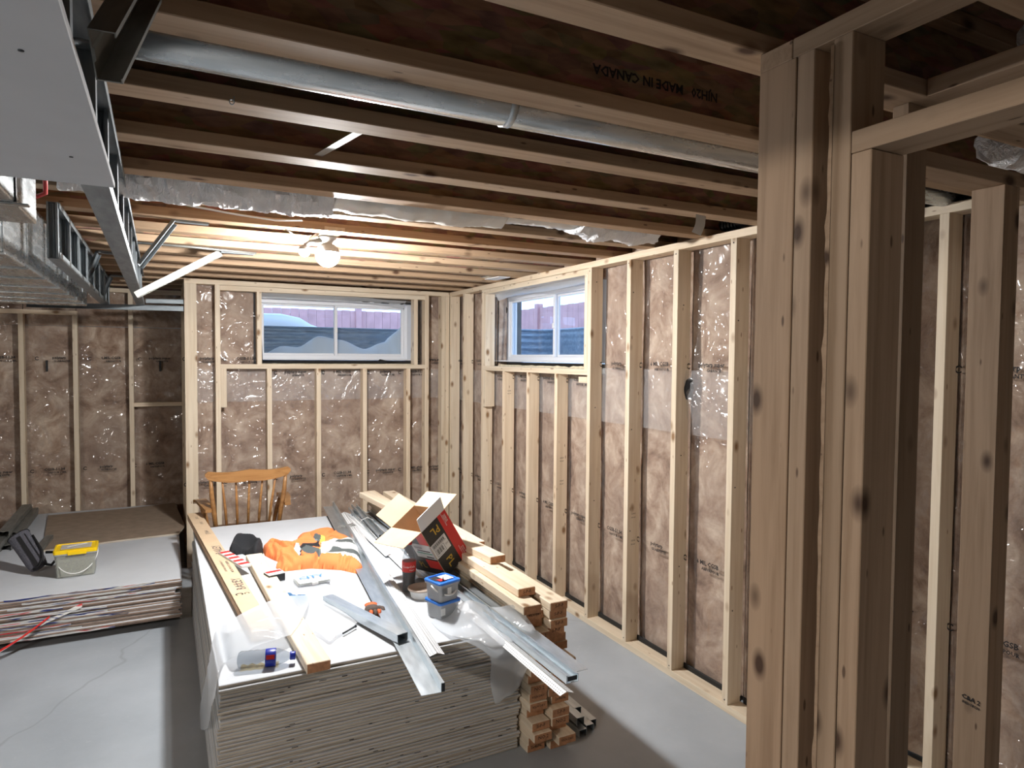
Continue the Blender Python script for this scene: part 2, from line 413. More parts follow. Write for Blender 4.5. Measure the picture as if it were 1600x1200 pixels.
def basis(o, x, y):
    """matrix at o whose X and Y axes are x and y (text lies in that plane)"""
    x = Vector(x).normalized(); y = Vector(y); y = (y-x*y.dot(x)).normalized(); z = x.cross(y)
    m = Matrix((x, y, z)).transposed().to_4x4(); m.translation = Vector(o); return m
def text(s, size, mat, o, x, y, parent, name='lettering', **k): return ob(name, text_me(s, size, mat), parent, basis(o, x, y), **k)
def in_poly(x, y, poly):
    c = False; j = len(poly)-1
    for i in range(len(poly)):
        xi, yi = poly[i][0], poly[i][1]; xj, yj = poly[j][0], poly[j][1]
        if (yi > y) != (yj > y) and x < (xj-xi)*(y-yi)/(yj-yi)+xi: c = not c
        j = i
    return c
def dist_poly(x, y, poly):
    d = 9
    for i in range(len(poly)):
        ax, ay = poly[i-1][0], poly[i-1][1]; bx, by = poly[i][0], poly[i][1]
        t = max(0, min(1, ((x-ax)*(bx-ax)+(y-ay)*(by-ay))/((bx-ax)**2+(by-ay)**2+1e-12)))
        d = min(d, math.hypot(x-ax-t*(bx-ax), y-ay-t*(by-ay)))
    return d
def patch_me(rows, mat, n=8, wob=.004, seed=0, wsc=9, thick=0):
    """smooth sheet through a grid of control points (Catmull-Rom both ways)"""
    R = [[Vector(p) for p in r] for r in rows]
    def cr(P, t):
        i = min(int(t), len(P)-2); f = t-i
        p0 = P[max(i-1,0)]; p1 = P[i]; p2 = P[i+1]; p3 = P[min(i+2, len(P)-1)]
        return .5*((2*p1)+(p2-p0)*f+(2*p0-5*p1+4*p2-p3)*f*f+(3*p1-p0-3*p2+p3)*f**3)
    nu = (len(R)-1)*n+1; nv = (len(R[0])-1)*n+1; vs = []
    for a in range(nu):
        row = [cr([r[j] for r in R], a/n) for j in range(len(R[0]))]
        for b in range(nv):
            p = cr(row, b/n); q = p*wsc+Vector((seed*7.1,)*3)
            e = Vector((noise.noise(q), noise.noise(q+Vector((9,3,1))), noise.noise(q+Vector((1,8,5)))))
            vs.append(p+e*wob)
    fs = [(a*nv+b, a*nv+b+1, (a+1)*nv+b+1, (a+1)*nv+b) for a in range(nu-1) for b in range(nv-1)]
    return me_from(mat.name+'_sheet', vs, fs, [mat], smooth=True)
# ================================================================== SETTING
H = 2.327; S = .4064; ST = .038; SW = .089
board('floor', (-6.5,-10,-.1), (1.0,2.2,0), M['floor'], kind='structure', bev=0)
# --- wood-framed wall on the right ---
XR = 0.0; YA = -3.6081; SILL = 1.6443; WIN_TOP = 2.215
w = empty('wall_right', T(0,-2,0), kind='structure')
board('top_plate', (0,-4.03,H-ST), (SW,0.0,H), M['pine'], w)
board('bottom_plate', (0,-4.03,0), (SW,0.0,ST), M['pine'], w)
def stud_y(y, z0=ST, z1=H-ST, par=None, x=XR, ww=ST, dd=SW): return board('stud', (x,y,z0), (x+dd,y+ww,z1), M['pine'], par)
for k in range(-1,9):
    y = YA+k*S
    if k in (4,5,6): stud_y(y, ST, SILL-ST, w)
    else: stud_y(y, par=w)
stud_y(-.04, par=w)
stud_y(YA+3*S+.04, SILL, H-2*ST, w)                       # jack beside the window, near side
board('stud', (0, YA+7*S-.041, SILL), (SW, YA+7*S-.003, H-2*ST), M['pine'], w)
board('sill_plate', (0, YA+3*S+ST, SILL-ST), (SW, YA+7*S, SILL), M['pine'], w)
board('header_plate', (0, YA+3*S+ST, H-2*ST-.002), (SW, YA+7*S, H-ST-.002), M['pine'], w)
board('blocking', (0, YA+7*S-.041, 1.298), (SW, YA+7*S-.003, SILL-ST), M['pine'], w)
board('blocking', (.0, YA+3*S+ST+.002, SILL-ST-.05), (SW, YA+3*S+ST+.10, SILL-ST-.012), M['pine'], w)
# --- wood-framed wall at the far end ---
XF = -1.6067; XL = -2.2654
wf = empty('wall_far', T(-1.1,0,0), kind='structure')
board('top_plate', (XL,0,H-ST), (-.002,SW,H), M['pine'], wf)
board('bottom_plate', (XL,0,0), (-.002,SW,ST), M['pine'], wf)
def stud_x(x1, z0=ST, z1=H-ST, par=None, y=0.0, ww=ST, dd=SW): return board('stud', (x1-ww,y,z0), (x1,y+dd,z1), M['pine'], par)
fullL = (-2.003,0,1.483)[0]; fullR = (-0.208,0,1.463)[0]
board('stud', (XL,0,ST), (XL+.089,ST,H-ST), M['pine'], wf)
board('stud', (XL,ST+.001,ST), (XL+ST,SW+.03,H-ST), M['pine'], wf)
stud_x(fullL, par=wf); stud_x(fullR, par=wf); stud_x(-.003, par=wf); stud_x(-.043, par=wf)
for i in range(4): stud_x(XF+i*S, ST, SILL-ST, wf)
board('sill_plate', (fullL,0,SILL-ST), (fullR-ST,SW,SILL), M['pine'], wf)
board('header_plate', (fullL,0,H-2*ST-.004), (fullR-ST,SW,H-ST-.002), M['pine'], wf)
stud_x((-1.684,0,1.934)[0], SILL, H-2*ST-.004, wf); stud_x((-0.316,0,1.94)[0], SILL, H-2*ST-.004, wf)
board('blocking', (fullL,0,1.29), (fullL+.045,.03,SILL-ST), M['pine'], wf)
# --- set-back wall on the far left, behind the big drywall stack and duct ---
YR = 1.22
wr = empty('wall_recess', T(-3,YR,0), kind='structure')
rs = (-2.667,1.22,1.444)[0]; rt = (-3.105,1.22,1.448)[0]; ru = (-3.503,1.22,1.453)[0]
stud_x(rs, par=wr, y=YR); board('top_plate', (rt-.02,YR,H-ST), (XL+.05,YR+SW,H), M['pine'], wr)
board('bottom_plate', (-5.4,YR,0), (XL+.05,YR+SW,ST), M['pine'], wr)
LZ = (-3.391,1.22,2.105)[2]
board('top_plate', (-5.4,YR,LZ-ST), (rt,YR+SW,LZ), M['pine'], wr)
for x in (rt, ru, ru-S, ru-2*S, ru-3*S, ru-4*S): stud_x(x, ST, LZ-ST, wr, YR)
board('blocking', (rs,YR,(-2.506,1.22,1.23)[2]), (XL,YR+SW,(-2.506,1.22,1.23)[2]+ST), M['pine'], wr)
for y in (SW+.06, SW+.50, SW+.9, YR-.04): board('stud', (XL,y,ST), (XL+SW,y+ST,H-ST), M['pine'], wr)
board('top_plate', (XL,SW+.04,H-ST), (XL+SW,YR,H), M['pine'], wr)
board('bottom_plate', (XL,SW+.04,0), (XL+SW,YR,ST), M['pine'], wr)
# --- stepped-back part of the right wall, seen through the partition ---
XS = .30
wn2 = empty('wall_right_near', T(XS,-5,0), kind='structure')
board('top_plate', (XS,-9.4,H-ST), (XS+SW,-4.10,H), M['pine'], wn2)
board('bottom_plate', (XS,-9.4,0), (XS+SW,-4.10,ST), M['pine'], wn2)
ysn = (0.3,-4.408,1.374)[1]
for k in range(-3, 10): stud_y(ysn-(k*S), par=wn2, x=XS)
board('stud', (.24,-4.095,ST), (.278,-4.045,H-ST), M['pine'], wn2)

# --- mineral wool behind the framing, one batt per bay, film in front of it ---
def batt(x0, y0, z0, x1, y1, z1, par):
    """fibreglass batt: bulging slab"""
    ax = 0 if (x1-x0) < (y1-y0) else 1
    W = (y1-y0) if ax == 0 else (x1-x0); nz = max(2, int((z1-z0)/.12)); nw = 5; vs = []; fs = []
    for i in range(nz+1):
        for j in range(nw+1):
            u = j/nw; zz = z0+(z1-z0)*i/nz; a = (y0 if ax == 0 else x0)+W*u
            b = -.012*math.sin(math.pi*u)+.010*noise.noise(Vector((a*6, zz*4, x0*3)))
            vs.append((x0+b, a, zz) if ax == 0 else (a, y0+b, zz))
    q = (nw+1)
    for i in range(nz):
        for j in range(nw): fs.append((i*q+j, i*q+j+1, (i+1)*q+j+1, (i+1)*q+j))
    n0 = len(vs)
    if ax == 0: vs += [(x1,y0,z0),(x1,y1,z0),(x1,y1,z1),(x1,y0,z1)]
    else: vs += [(x0,y1,z0),(x1,y1,z0),(x1,y1,z1),(x0,y1,z1)]
    fs += [(n0,n0+1,n0+2,n0+3), (0,nw,n0+1,n0), (nz*q,nz*q+nw,n0+2,n0+3), (0,n0,n0+3,nz*q), (nw,nz*q+nw,n0+2,n0+1)]
    ob('insulation_batt', me_from('batt', vs, fs, [M['batt']], smooth=False), par)
def film_me(ax, c, a0, a1, z0, z1, mat, amp=.012, step=.022, seed=0, pinch=()):
    """wrinkled sheet standing at coordinate c of axis ax"""
    na = max(2, int((a1-a0)/step)); nz = max(2, int((z1-z0)/step)); vs = []; fs = []
    for i in range(nz+1):
        for j in range(na+1):
            a = a0+(a1-a0)*j/na; z = z0+(z1-z0)*i/nz
            q = Vector((a*3.1+seed, z*1.7, seed*2))
            d = amp*.55*(noise.noise(q)*1.0+.25*noise.noise(q*3.3))
            rd = abs(noise.noise(Vector((a*9+z*5+seed, z*2.3-a*3, 4.2))))
            d += amp*.7*max(0, .18-rd)/.18
            for pa, pz, pr_, pd in pinch:
                rr = math.hypot(a-pa, (z-pz)); th = math.atan2(z-pz, a-pa)
                if rr < pr_:
                    f = (1-rr/pr_)**1.5; d += pd*f*(1+.55*math.sin(th*11+seed)*min(1, rr/.03))
            vs.append((c+d, a, z) if ax == 0 else (a, c+d, z))
    q = na+1
    for i in range(nz):
        for j in range(na): fs.append((i*q+j, i*q+j+1, (i+1)*q+j+1, (i+1)*q+j))
    return me_from('film', vs, fs, [mat], smooth=True)
FX = .104   # film face, 1.5 cm behind the studs
def bay_batts_y(edges, z0, z1, x, par):
    for a, b in zip(edges, edges[1:]): batt(x+.022, a+.004, z0, x+.13, b-.004, z1, par)
eR = [-4.03,YA-.0+.0]+[YA+k*S+.019 for k in range(0, 9)]+[0.09]
for a, b in zip(eR, eR[1:]):
    inwin = a >= YA+3*S and b <= YA+7*S+.05
    if inwin:
        batt(FX+.022, a+.003, .045, FX+.13, b-.003, SILL-.035, w)
        batt(FX+.022, a+.003, WIN_TOP+.025, FX+.13, b-.003, H-.01, w)
    else: batt(FX+.022, a+.003, .045, FX+.13, b-.003, H-.01, w)
pin = [(-3.205, 1.56, .42, -.03)]
ob('vapour_barrier', film_me(0, FX, -4.02, YA+3*S+.02, .03, H, M['film'], seed=1, pinch=pin), w)
ob('vapour_barrier', film_me(0, FX, YA+3*S+.02, YA+7*S-.0, .03, SILL-.03, M['film'], seed=2, amp=.008), w)
ob('vapour_barrier', film_me(0, FX, YA+7*S, .10, .03, H, M['film'], seed=3, amp=.008), w)
ob('vapour_barrier_overlap', film_me(0, FX-.012, -4.02, -2.10, 1.31, 1.655, M['film_lap'], seed=4, amp=.008, pinch=[(-3.205, 1.56, .42, -.03)]), w, label='milky band where two film sheets overlap')
ob('vapour_barrier_overlap', film_me(0, FX-.012, -2.10, .02, 1.31, 1.60, M['film_lap'], seed=5, amp=.006), w)
# torn opening in the film with black pipe behind
ob('film_tear', patch_me([[(FX-.03,-3.235,1.62),(FX-.045,-3.21,1.60),(FX-.02,-3.19,1.57)],[(FX-.02,-3.24,1.56),(FX-.05,-3.20,1.55),(FX-.03,-3.18,1.54)],[(FX-.01,-3.215,1.50),(FX-.035,-3.195,1.50),(FX-.02,-3.185,1.49)]], M['gasket'], 4, .006), w, label='dark torn hole in the film')
# far wall
eF = [XL+.02, fullL-.019]+[XF+i*S-.019 for i in range(4)]+[fullR-.019, .0]
for a, b in zip(eF, eF[1:]):
    if a >= fullL-.05 and b <= fullR:
        batt(a+.003, FX+.022, .045, b-.003, FX+.13, SILL-.035, wf)
        batt(a+.003, FX+.022, WIN_TOP+.035, b-.003, FX+.13, H-.01, wf)
        if b < XF+.05: batt(a+.003, FX+.022, SILL-.03, XF-.13, FX+.13, WIN_TOP+.03, wf)
    else: batt(a+.003, FX+.022, .045, b-.003, FX+.13, H-.01, wf)
lx = (-1.71,0,1.933)[0]; rx = (-0.322,0,1.94)[0]
ob('vapour_barrier', film_me(1, FX, XL+.04, lx, .03, H, M['film_far'], seed=6, amp=.007, pinch=[(-1.84,1.58,.3,-.03)]), wf)
ob('vapour_barrier', film_me(1, FX, lx, rx, .03, SILL-.03, M['film_far'], seed=7, amp=.012), wf)
ob('vapour_barrier', film_me(1, FX, rx, .10, .03, H, M['film_far'], seed=8, amp=.008), wf)
ob('vapour_barrier_overlap', film_me(1, FX-.012, XL+.04, .0, 1.33, 1.60, M['film_lap'], seed=9, amp=.010), wf)
# set-back wall
eC = [ru-4*S-.02, ru-3*S-.02, ru-2*S-.02, ru-S-.02, ru-.019, rt-.019, rs-.019, XL+.12]
for a, b in zip(eC, eC[1:]): batt(a+.003, YR+FX+.022, .045, b-.003, YR+FX+.14, H-.01, wr)
pc = [(rt-.24,1.60,.35,-.03), (rs+.2,1.62,.35,-.03), (ru+.2,2.1,.5,-.025), (rt+.25,1.9,.5,.03)]
ob('vapour_barrier', film_me(1, YR+FX, -5.4, XL+.06, .03, H, M['film_recess'], seed=11, amp=.022, step=.02, pinch=pc), wr)
for x in (rt-.24, rs+.22): board('film_tear', (x-.009,YR+FX-.045,1.56), (x+.009,YR+FX-.035,1.66), M['gasket'], wr)
ob('vapour_barrier', film_me(0, XL+FX-.02, SW+.05, YR+.08, .03, H, M['film_recess'], seed=12), wr)
for i in range(3): batt(XL+FX+.02, SW+.06+i*.37, .045, XL+FX+.12, SW+.42+i*.37, H-.01, wr)
# stepped wall
for k in range(-3, 10): batt(XS+FX+.022, ysn-k*S+.02, .045, XS+FX+.13, ysn-k*S+.02+S-.006, H-.01, wn2)
ob('vapour_barrier', film_me(0, XS+FX, -7.5, -4.07, .03, H, M['film_recess'], seed=13, amp=.016), wn2)
# black gasket strips standing on the bottom plates
for a, b in zip(eR[:-1], eR[1:]): board('sill_gasket', (.082,a+.03,ST), (.092,b-.02,ST+.028), M['gasket'], w)
for a, b in zip(eF[:-1], eF[1:]): board('sill_gasket', (a+.03,.082,ST), (b-.02,.092,ST+.028), M['gasket'], wf)
# printing on the film
def print_y(y0, z, par, x=FX-.030, s=.027, flip=1, k=0):
    txt = ('polytarp super', '6 MIL CGSB', 'polytarp', 'CGSB-51.34')
    sub = ('VAPOUR 6 MIL', 'GARANTIE', 'AIR/VAPOUR', 'GUARANTEE')
    text(txt[k % 4], s*1.15, M['ink'], (x,y0,z), (0,-1,0), (0,0,1), par)
    text(sub[(k+1) % 4], s*.8, M['ink'], (x,y0-.02,z-.030), (0,-1,0), (0,0,1), par)
    ob('lettering', ring_me(.016), par, basis((x,y0+.165,z-.008), (0,-1,0), (0,0,1)))
def print_x(x0, z, par, y=FX-.030, s=.027, k=0):
    txt = ('polytarp super', '6 MIL CGSB', 'polytarp', 'CGSB-51.34')
    sub = ('VAPOUR 6 MIL', 'GARANTIE', 'AIR/VAPOUR', 'GUARANTEE')
    text(txt[k % 4], s*1.15, M['ink'], (x0,y,z), (1,0,0), (0,0,1), par)
    text(sub[(k+1) % 4], s*.8, M['ink'], (x0+.02,y,z-.030), (1,0,0), (0,0,1), par)
    ob('lettering', ring_me(.016), par, basis((x0-.165,y,z-.008), (1,0,0), (0,0,1)))
_rg = {}
def ring_me(r):
    if r not in _rg:
        vs = []; fs = []; n = 14
        for k in range(n):
            a = 2*math.pi*k/n*.86+.6; vs += [(r*math.cos(a), r*math.sin(a), 0), (r*.62*math.cos(a), r*.62*math.sin(a), 0)]
        for k in range(n-1): fs.append((2*k, 2*k+1, 2*k+3, 2*k+2))
        _rg[r] = me_from('emblem', vs, fs, [M['ink']])
    return _rg[r]
for k in range(9):
    yc = YA+k*S+.23
    if k in (3,4,5,6): print_y(yc, SILL-.075 if k != 6 else SILL-.08, w, k=k)
    else: print_y(yc, 1.685, w, k=k)
    print_y(yc, .655 if k != 2 else .645, w, k=k+1)
for i, a in enumerate([-2.10, -1.80, -1.40, -1.0, -.60, -.30, -.12]):
    print_x(a, .672, wf, k=i)
    print_x(a, 1.692 if (a < -1.7 or a > -.2) else 1.58, wf, k=i+2)
for i in range(7):
    print_x(-2.45-i*.40, 1.685, wr, YR+FX-.05, k=i); print_x(-2.5-i*.40, .68, wr, YR+FX-.05, k=i+1)
for i in range(3): print_y(ysn+.23-i*S, .66, wn2, XS+FX-.03, k=i); print_y(ysn+.23-i*S, 1.69, wn2, XS+FX-.03, k=i+1)

# --- concrete foundation behind, with the two window holes ---
def pieces(name, ax, c0, c1, a0, a1, z0, z1, holes, mat, par):
    """wall slab in pieces around rectangular holes (a_lo,a_hi,z_lo,z_hi)"""
    def bx(x0, x1, q0, q1):
        if x1-x0 < .01 or q1-q0 < .01: return
        lo, hi = ((c0,x0,q0),(c1,x1,q1)) if ax == 0 else ((x0,c0,q0),(x1,c1,q1))
        board(name, lo, hi, mat, par, bev=0)
    if not holes: bx(a0, a1, z0, z1); return
    h = holes[0]; bx(a0, h[0], z0, z1); bx(h[1], a1, z0, z1); bx(h[0], h[1], z0, h[2]); bx(h[0], h[1], h[3], z1)
WF = (-1.70, -.30, 1.675, 2.22); WRr = (-2.28, -.66, 1.675, 2.26)
pieces('foundation', 1, .24, .42, XL+.1, .62, -.1, 2.60, [WF], M['concrete'], wf)
pieces('foundation', 0, .24, .42, -4.06, .238, -.1, 2.60, [WRr], M['concrete'], w)
pieces('foundation', 0, .545, .68, -10, -4.06, -.1, 2.60, [], M['concrete'], wn2)
pieces('foundation', 1, YR+.26, YR+.42, -6, XL+.42, -.1, 2.60, [], M['concrete'], wr)
pieces('foundation', 0, XL+.24, XL+.36, .42, YR+.26, -.1, 2.60, [], M['concrete'], wr)
board('wall_left', (-5.6,-10,0), (-5.45,YR+.3,2.6), M['concrete'], kind='structure', bev=0)
board('wall_near', (-5.6,-9.7,0), (.6,-9.55,2.6), M['concrete'], kind='structure', bev=0)

# --- ceiling: I-joists under an OSB deck ---
cl = empty('ceiling', T(-2.5,-3,H), kind='structure')
JS = .3946; YJ = -4.590; JD = .241; FW = .086
jl = 6.1
fl_lo = box_me(jl, FW, .038, M['pine_dark'], .002); web = box_me(jl, .010, JD-.070, M['osb'], 0)
for i in range(-12, 15):
    y = YJ+i*JS+FW/2; x0 = -5.55
    if y > YR+.2: continue
    m = T(x0, y, H+.019)
    j = ob('joist', fl_lo, cl, m)
    ob('joist_web', web, j, T(x0, y, H+JD/2)); ob('joist_flange', fl_lo, j, T(x0, y, H+JD-.019))
for i in range(9): board('deck_panel', (-5.55, -9.6+i*1.22, H+JD+.001), (.6, -9.6+i*1.22+1.217, H+JD+.019), M['osb'], cl, bev=0)
board('rim_board', (.56,-9.6,H+.001), (.60,-4.06,H+JD), M['osb'], cl, bev=0); board('rim_board', (-5.5,YR+.2,H), (-2.0,YR+.24,H+JD), M['osb'], cl, bev=0)
board('rim_board', (-2.0,.2,H), (.56,.24,H+JD), M['osb'], cl, bev=0)
for i in range(2, 12):
    y = YJ+i*JS+FW; batt(.14, y+.01, H+.005, .30, y+JS-FW-.01, H+JD-.01, cl)
# stamp upside down on the second joist web
yj0 = YJ+.043-.0056
text('NJH20   MADE IN CANADA', .034, M['ink'], ((-1.249,-4.555,2.435)[0], yj0, (-1.249,-4.555,2.435)[2]), (-1,0,0), (0,0,-1), cl)

# --- partition framing on the right, foreground ---
XP = -1.335
wp = empty('wall_partition', T(XP,-6,0), kind='structure')
YE = -4.974
board('stud', (XP,YE-.089,0), (XP+ST,YE,H-ST), M['pine_rough_dim'], wp)
board('stud', (XP,YE-.089-.041,0), (XP+SW,YE-.092,H-ST), M['pine_rough_dim'], wp)
wane = board('stud', (XP,-5.182,0), (XP+SW,-5.144,H-ST), M['pine_rough_dim'], wp)
board('stud', (XP,-5.2225,0), (XP+SW,-5.1845,2.075), M['pine_rough_dim'], wp)
# torn wane along the king stud
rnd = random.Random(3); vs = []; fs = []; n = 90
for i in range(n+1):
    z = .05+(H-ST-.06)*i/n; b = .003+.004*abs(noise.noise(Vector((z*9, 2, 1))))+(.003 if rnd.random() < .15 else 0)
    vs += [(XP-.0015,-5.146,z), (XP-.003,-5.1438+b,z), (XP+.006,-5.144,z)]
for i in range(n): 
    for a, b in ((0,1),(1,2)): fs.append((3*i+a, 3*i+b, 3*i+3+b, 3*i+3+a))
ob('bark_edge', me_from('wane', vs, fs, [M['pine_rough_dim']]), wp, label='rough splintered wane edge')
board('header_plate', (XP,-6.3,2.076), (XP+SW,-5.1835,2.114), M['pine_rough_dim'], wp)
board('top_plate', (XP,-5.053,H-ST), (XP+SW,YE,H-.001), M['pine_rough_dim'], wp)
board('top_plate', (XP,-7.6,H-ST), (XP+SW,-5.054,H-.001), M['pine_rough_dim'], wp)
for y in (-6.34, -6.75, -7.15, -7.55): board('stud', (XP,y,0), (XP+SW,y+ST,H-ST), M['pine_rough_dim'], wp)
board('wall_panel', (XP+SW+.001,-7.64,0), (XP+SW+.014,-6.16,H), M['paper_face'], wp, bev=0)  # unseen panel added to block light from behind the partition
board('wall_panel', (XP,-7.66,0), (XS,-7.645,H), M['paper_face'], wp, bev=0)  # unseen cross panel, added to keep light out of the closet side
# cross wall and closet framing behind the opening
XB = -.93
board('top_plate', (XP+SW,-5.062,H-ST), (XS,-4.974,H-.001), M['pine_rough_dim'], wp)
board('top_plate', (XB,-7.0,H-ST-.001), (XB+SW,-5.064,H-.001), M['pine_rough_dim'], wp)
board('stud', (XB,-5.025,0), (XB+.07,-4.987,H-ST), M['pine_rough_dim'], wp)
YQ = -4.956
board('bottom_plate', (XB,YQ,0), (-.42,YQ+SW,ST), M['pine_rough_dim'], wp)
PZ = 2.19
board('header_plate', (XB+.08,YQ,PZ), (.28,YQ+.085,PZ+ST), M['pine_rough_dim'], wp)
board('stud', (-.40,YQ,0), (-.362,YQ+.085,PZ), M['pine_rough_dim'], wp)
board('stud', (-.361,YQ+.002,0), (-.323,YQ+.087,PZ), M['pine_rough_dim'], wp)
text('C&A 2', .018, M['ink'], (-.4012, -4.915, (-0.4,-4.941,0.763)[2]), (0,-1,-.10), (0,-.10,1), wp)
text('IND-TECH', .010, M['ink'], (-.4012, -4.915, (-0.4,-4.941,0.763)[2]-.016), (0,-1,-.10), (0,-.10,1), wp)
# lumber grade stamps on three studs of the right wall (sides that face the room)
for k, z in ((4,1.02),(4,.86),(2,.80),(2,.64),(6,1.45)):
    y = YA+k*S-.0008
    text('S-P-F', .014, M['ink_brown'], (.044,y,z), (1,0,0), (0,0,1), w); text('KD-HT', .010, M['ink_brown'], (.044,y,z-.022), (1,0,0), (0,0,1), w)
# nail heads on plates and studs
nail = lathe_me([(.0001,0),(.0035,0),(.0035,.0012),(.0001,.0016)], M['zinc_black'], 8)
for k in range(0, 9):
    y = YA+k*S+.019
    for zz in (H-ST-.02, ST+.02): ob('nail', nail, w, basis((-.0005,y,zz), (0,1,0), (0,0,1)) @ RX(math.pi))
    if k in (0,1,2,3): 
        for zz in (.5, 1.1, 1.9): ob('nail', nail, w, basis((.02+.02*(k%2),YA+k*S-.0006,zz+.1*k), (1,0,0), (0,0,1)) @ RX(0))

# --- windows ---
def window(name, ax, c, a0, a1, z0, z1, mid, wall):
    """white vinyl slider: frame, two sashes, jamb extension; c = glass plane"""
    e = empty(name, T(*( (a0,c,z0) if ax == 1 else (c,a0,z0))), kind='structure')
    def b(nm, q0, q1, p0, p1, d0, d1, mat=M['vinyl'], **k):
        lo, hi = ((q0,d0,p0),(q1,d1,p1)) if ax == 1 else ((d0,q0,p0),(d1,q1,p1))
        return board(nm, lo, hi, mat, e, bev=.002, **k)
    f = .030
    for q in ((a0,a0+f,z0,z1), (a1-f,a1,z0,z1), (a0+f,a1-f,z0,z0+f), (a0+f,a1-f,z1-f,z1)): b('window_frame', q[0], q[1], q[2], q[3], c-.04, c+.04)
    for q in ((a0-.012,a0,z0-.012,z1+.012), (a1,a1+.012,z0-.012,z1+.012), (a0,a1,z0-.012,z0), (a0,a1,z1,z1+.012)): b('jamb_liner', q[0], q[1], q[2], q[3], c-.17, c+.03)
    s = .026
    for (s0, s1, dd) in ((a0+f, mid+s/2, .012), (mid-s/2, a1-f, -.016)):
        sa = b('sash', s0, s0+s, z0+f, z1-f, c+dd-.011, c+dd+.011)
        b('sash', s1-s, s1, z0+f, z1-f, c+dd-.011, c+dd+.011)
        b('sash', s0+s, s1-s, z0+f, z0+f+s*.7, c+dd-.011, c+dd+.011); b('sash', s0+s, s1-s, z1-f-s*.7, z1-f, c+dd-.011, c+dd+.011)
        b('pane', s0+s, s1-s, z0+f+s*.7, z1-f-s*.7, c+dd-.003, c+dd+.003, M['glass'])
    b('latch', mid-.012, mid+.012, (z0+z1)/2-.02, (z0+z1)/2+.02, c-.036, c-.027, M['white'])
    return e
w1 = window('window_1', 1, .27, -1.690, -.345, 1.694, 2.206, (-1.015,0.27,1.931)[0], wf)
w2 = window('window_2', 0, .29, -2.23, -.72, 1.694, 2.236, (0.29,-1.488,1.911)[1], w)
# black membrane and loose film round the far window
rr = random.Random(5)
def ragged(pa, pb, wdt, mat, par, name, nrm, seed, n=26, **k):
    pa, pb = Vector(pa), Vector(pb); d = (pb-pa).normalized(); nv = Vector(nrm); sd = d.cross(nv); vs = []; fs = []
    for i in range(n+1):
        p = pa.lerp(pb, i/n); a = wdt*(.45+.55*noise.noise(Vector((i*.7, seed, 3)))+.3*noise.noise(Vector((i*1.9, seed, 7))))
        vs += [p+sd*a+nv*.004*noise.noise(Vector((i, seed, 1))), p-sd*wdt*.25+nv*.006, p+sd*a*.2-nv*.004]
    for i in range(n): fs += [(3*i,3*i+1,3*i+4,3*i+3), (3*i,3*i+2,3*i+5,3*i+3)]
    return ob(name, me_from(name, vs, fs, [mat]), par, **k)
ragged((-1.655,.085,1.662), (-.60,.085,1.652), .020, M['gasket'], w1, 'membrane_strip', (0,-1,0), 2, label='ragged black membrane under the window')
ragged((-1.690,.085,2.20), (-1.672,.085,1.66), .018, M['gasket'], w1, 'membrane_strip', (0,-1,0), 4)
ragged((-1.70,.080,1.647), (-.36,.080,1.647), .016, M['foam'], w1, 'foam_bead', (0,-1,0), 6)
ragged((-.330,.10,2.2), (-.322,.10,1.66), .020, M['foam'], w1, 'foam_bead', (0,-1,0), 8)
ragged((-1.0,.100,2.226), (-.34,.100,2.215), .03, M['gasket'], w1, 'membrane_strip', (0,-1,0), 9)
ob('loose_film', patch_me([[(-1.68,.07,2.248),(-1.2,.06,2.248),(-.8,.07,2.245),(-.40,.08,2.235)],[(-1.68,.10,2.205),(-1.2,.09,2.205),(-.75,.11,2.200),(-.42,.13,2.165)]], M['film_loose'], 8, .006, 3), w1)
ob('membrane_flap', patch_me([[(-.70,.075,1.652),(-.63,.06,1.655)],[(-.66,.05,1.69),(-.57,.05,1.672)]], M['gasket'], 4, .004, 2), w1)
ragged((.09,-.86,2.2), (.09,-.84,1.66), .03, M['batt'], w2, 'batt_edge', (-1,0,0), 11)
ragged((.085,-.885,2.19), (.085,-.875,1.66), .02, M['gasket'], w2, 'membrane_strip', (-1,0,0), 12)
ragged((.08,-2.27,1.650), (.08,-.90,1.650), .018, M['foam'], w2, 'foam_bead', (-1,0,0), 13)
ob('loose_film', patch_me([[(.07,-2.25,2.248),(.07,-1.7,2.245),(.08,-1.2,2.248),(.07,-.85,2.245)],[(.10,-2.25,2.225),(.11,-1.7,2.205),(.12,-1.2,2.225),(.10,-.85,2.195)]], M['film_loose'], 8, .006, 5), w2)
ob('membrane_flap', patch_me([[(.118,-.955,2.14),(.118,-.985,2.12)],[(.118,-.96,2.08),(.118,-.975,2.09)]], M['gasket'], 3, .002, 2), w2)

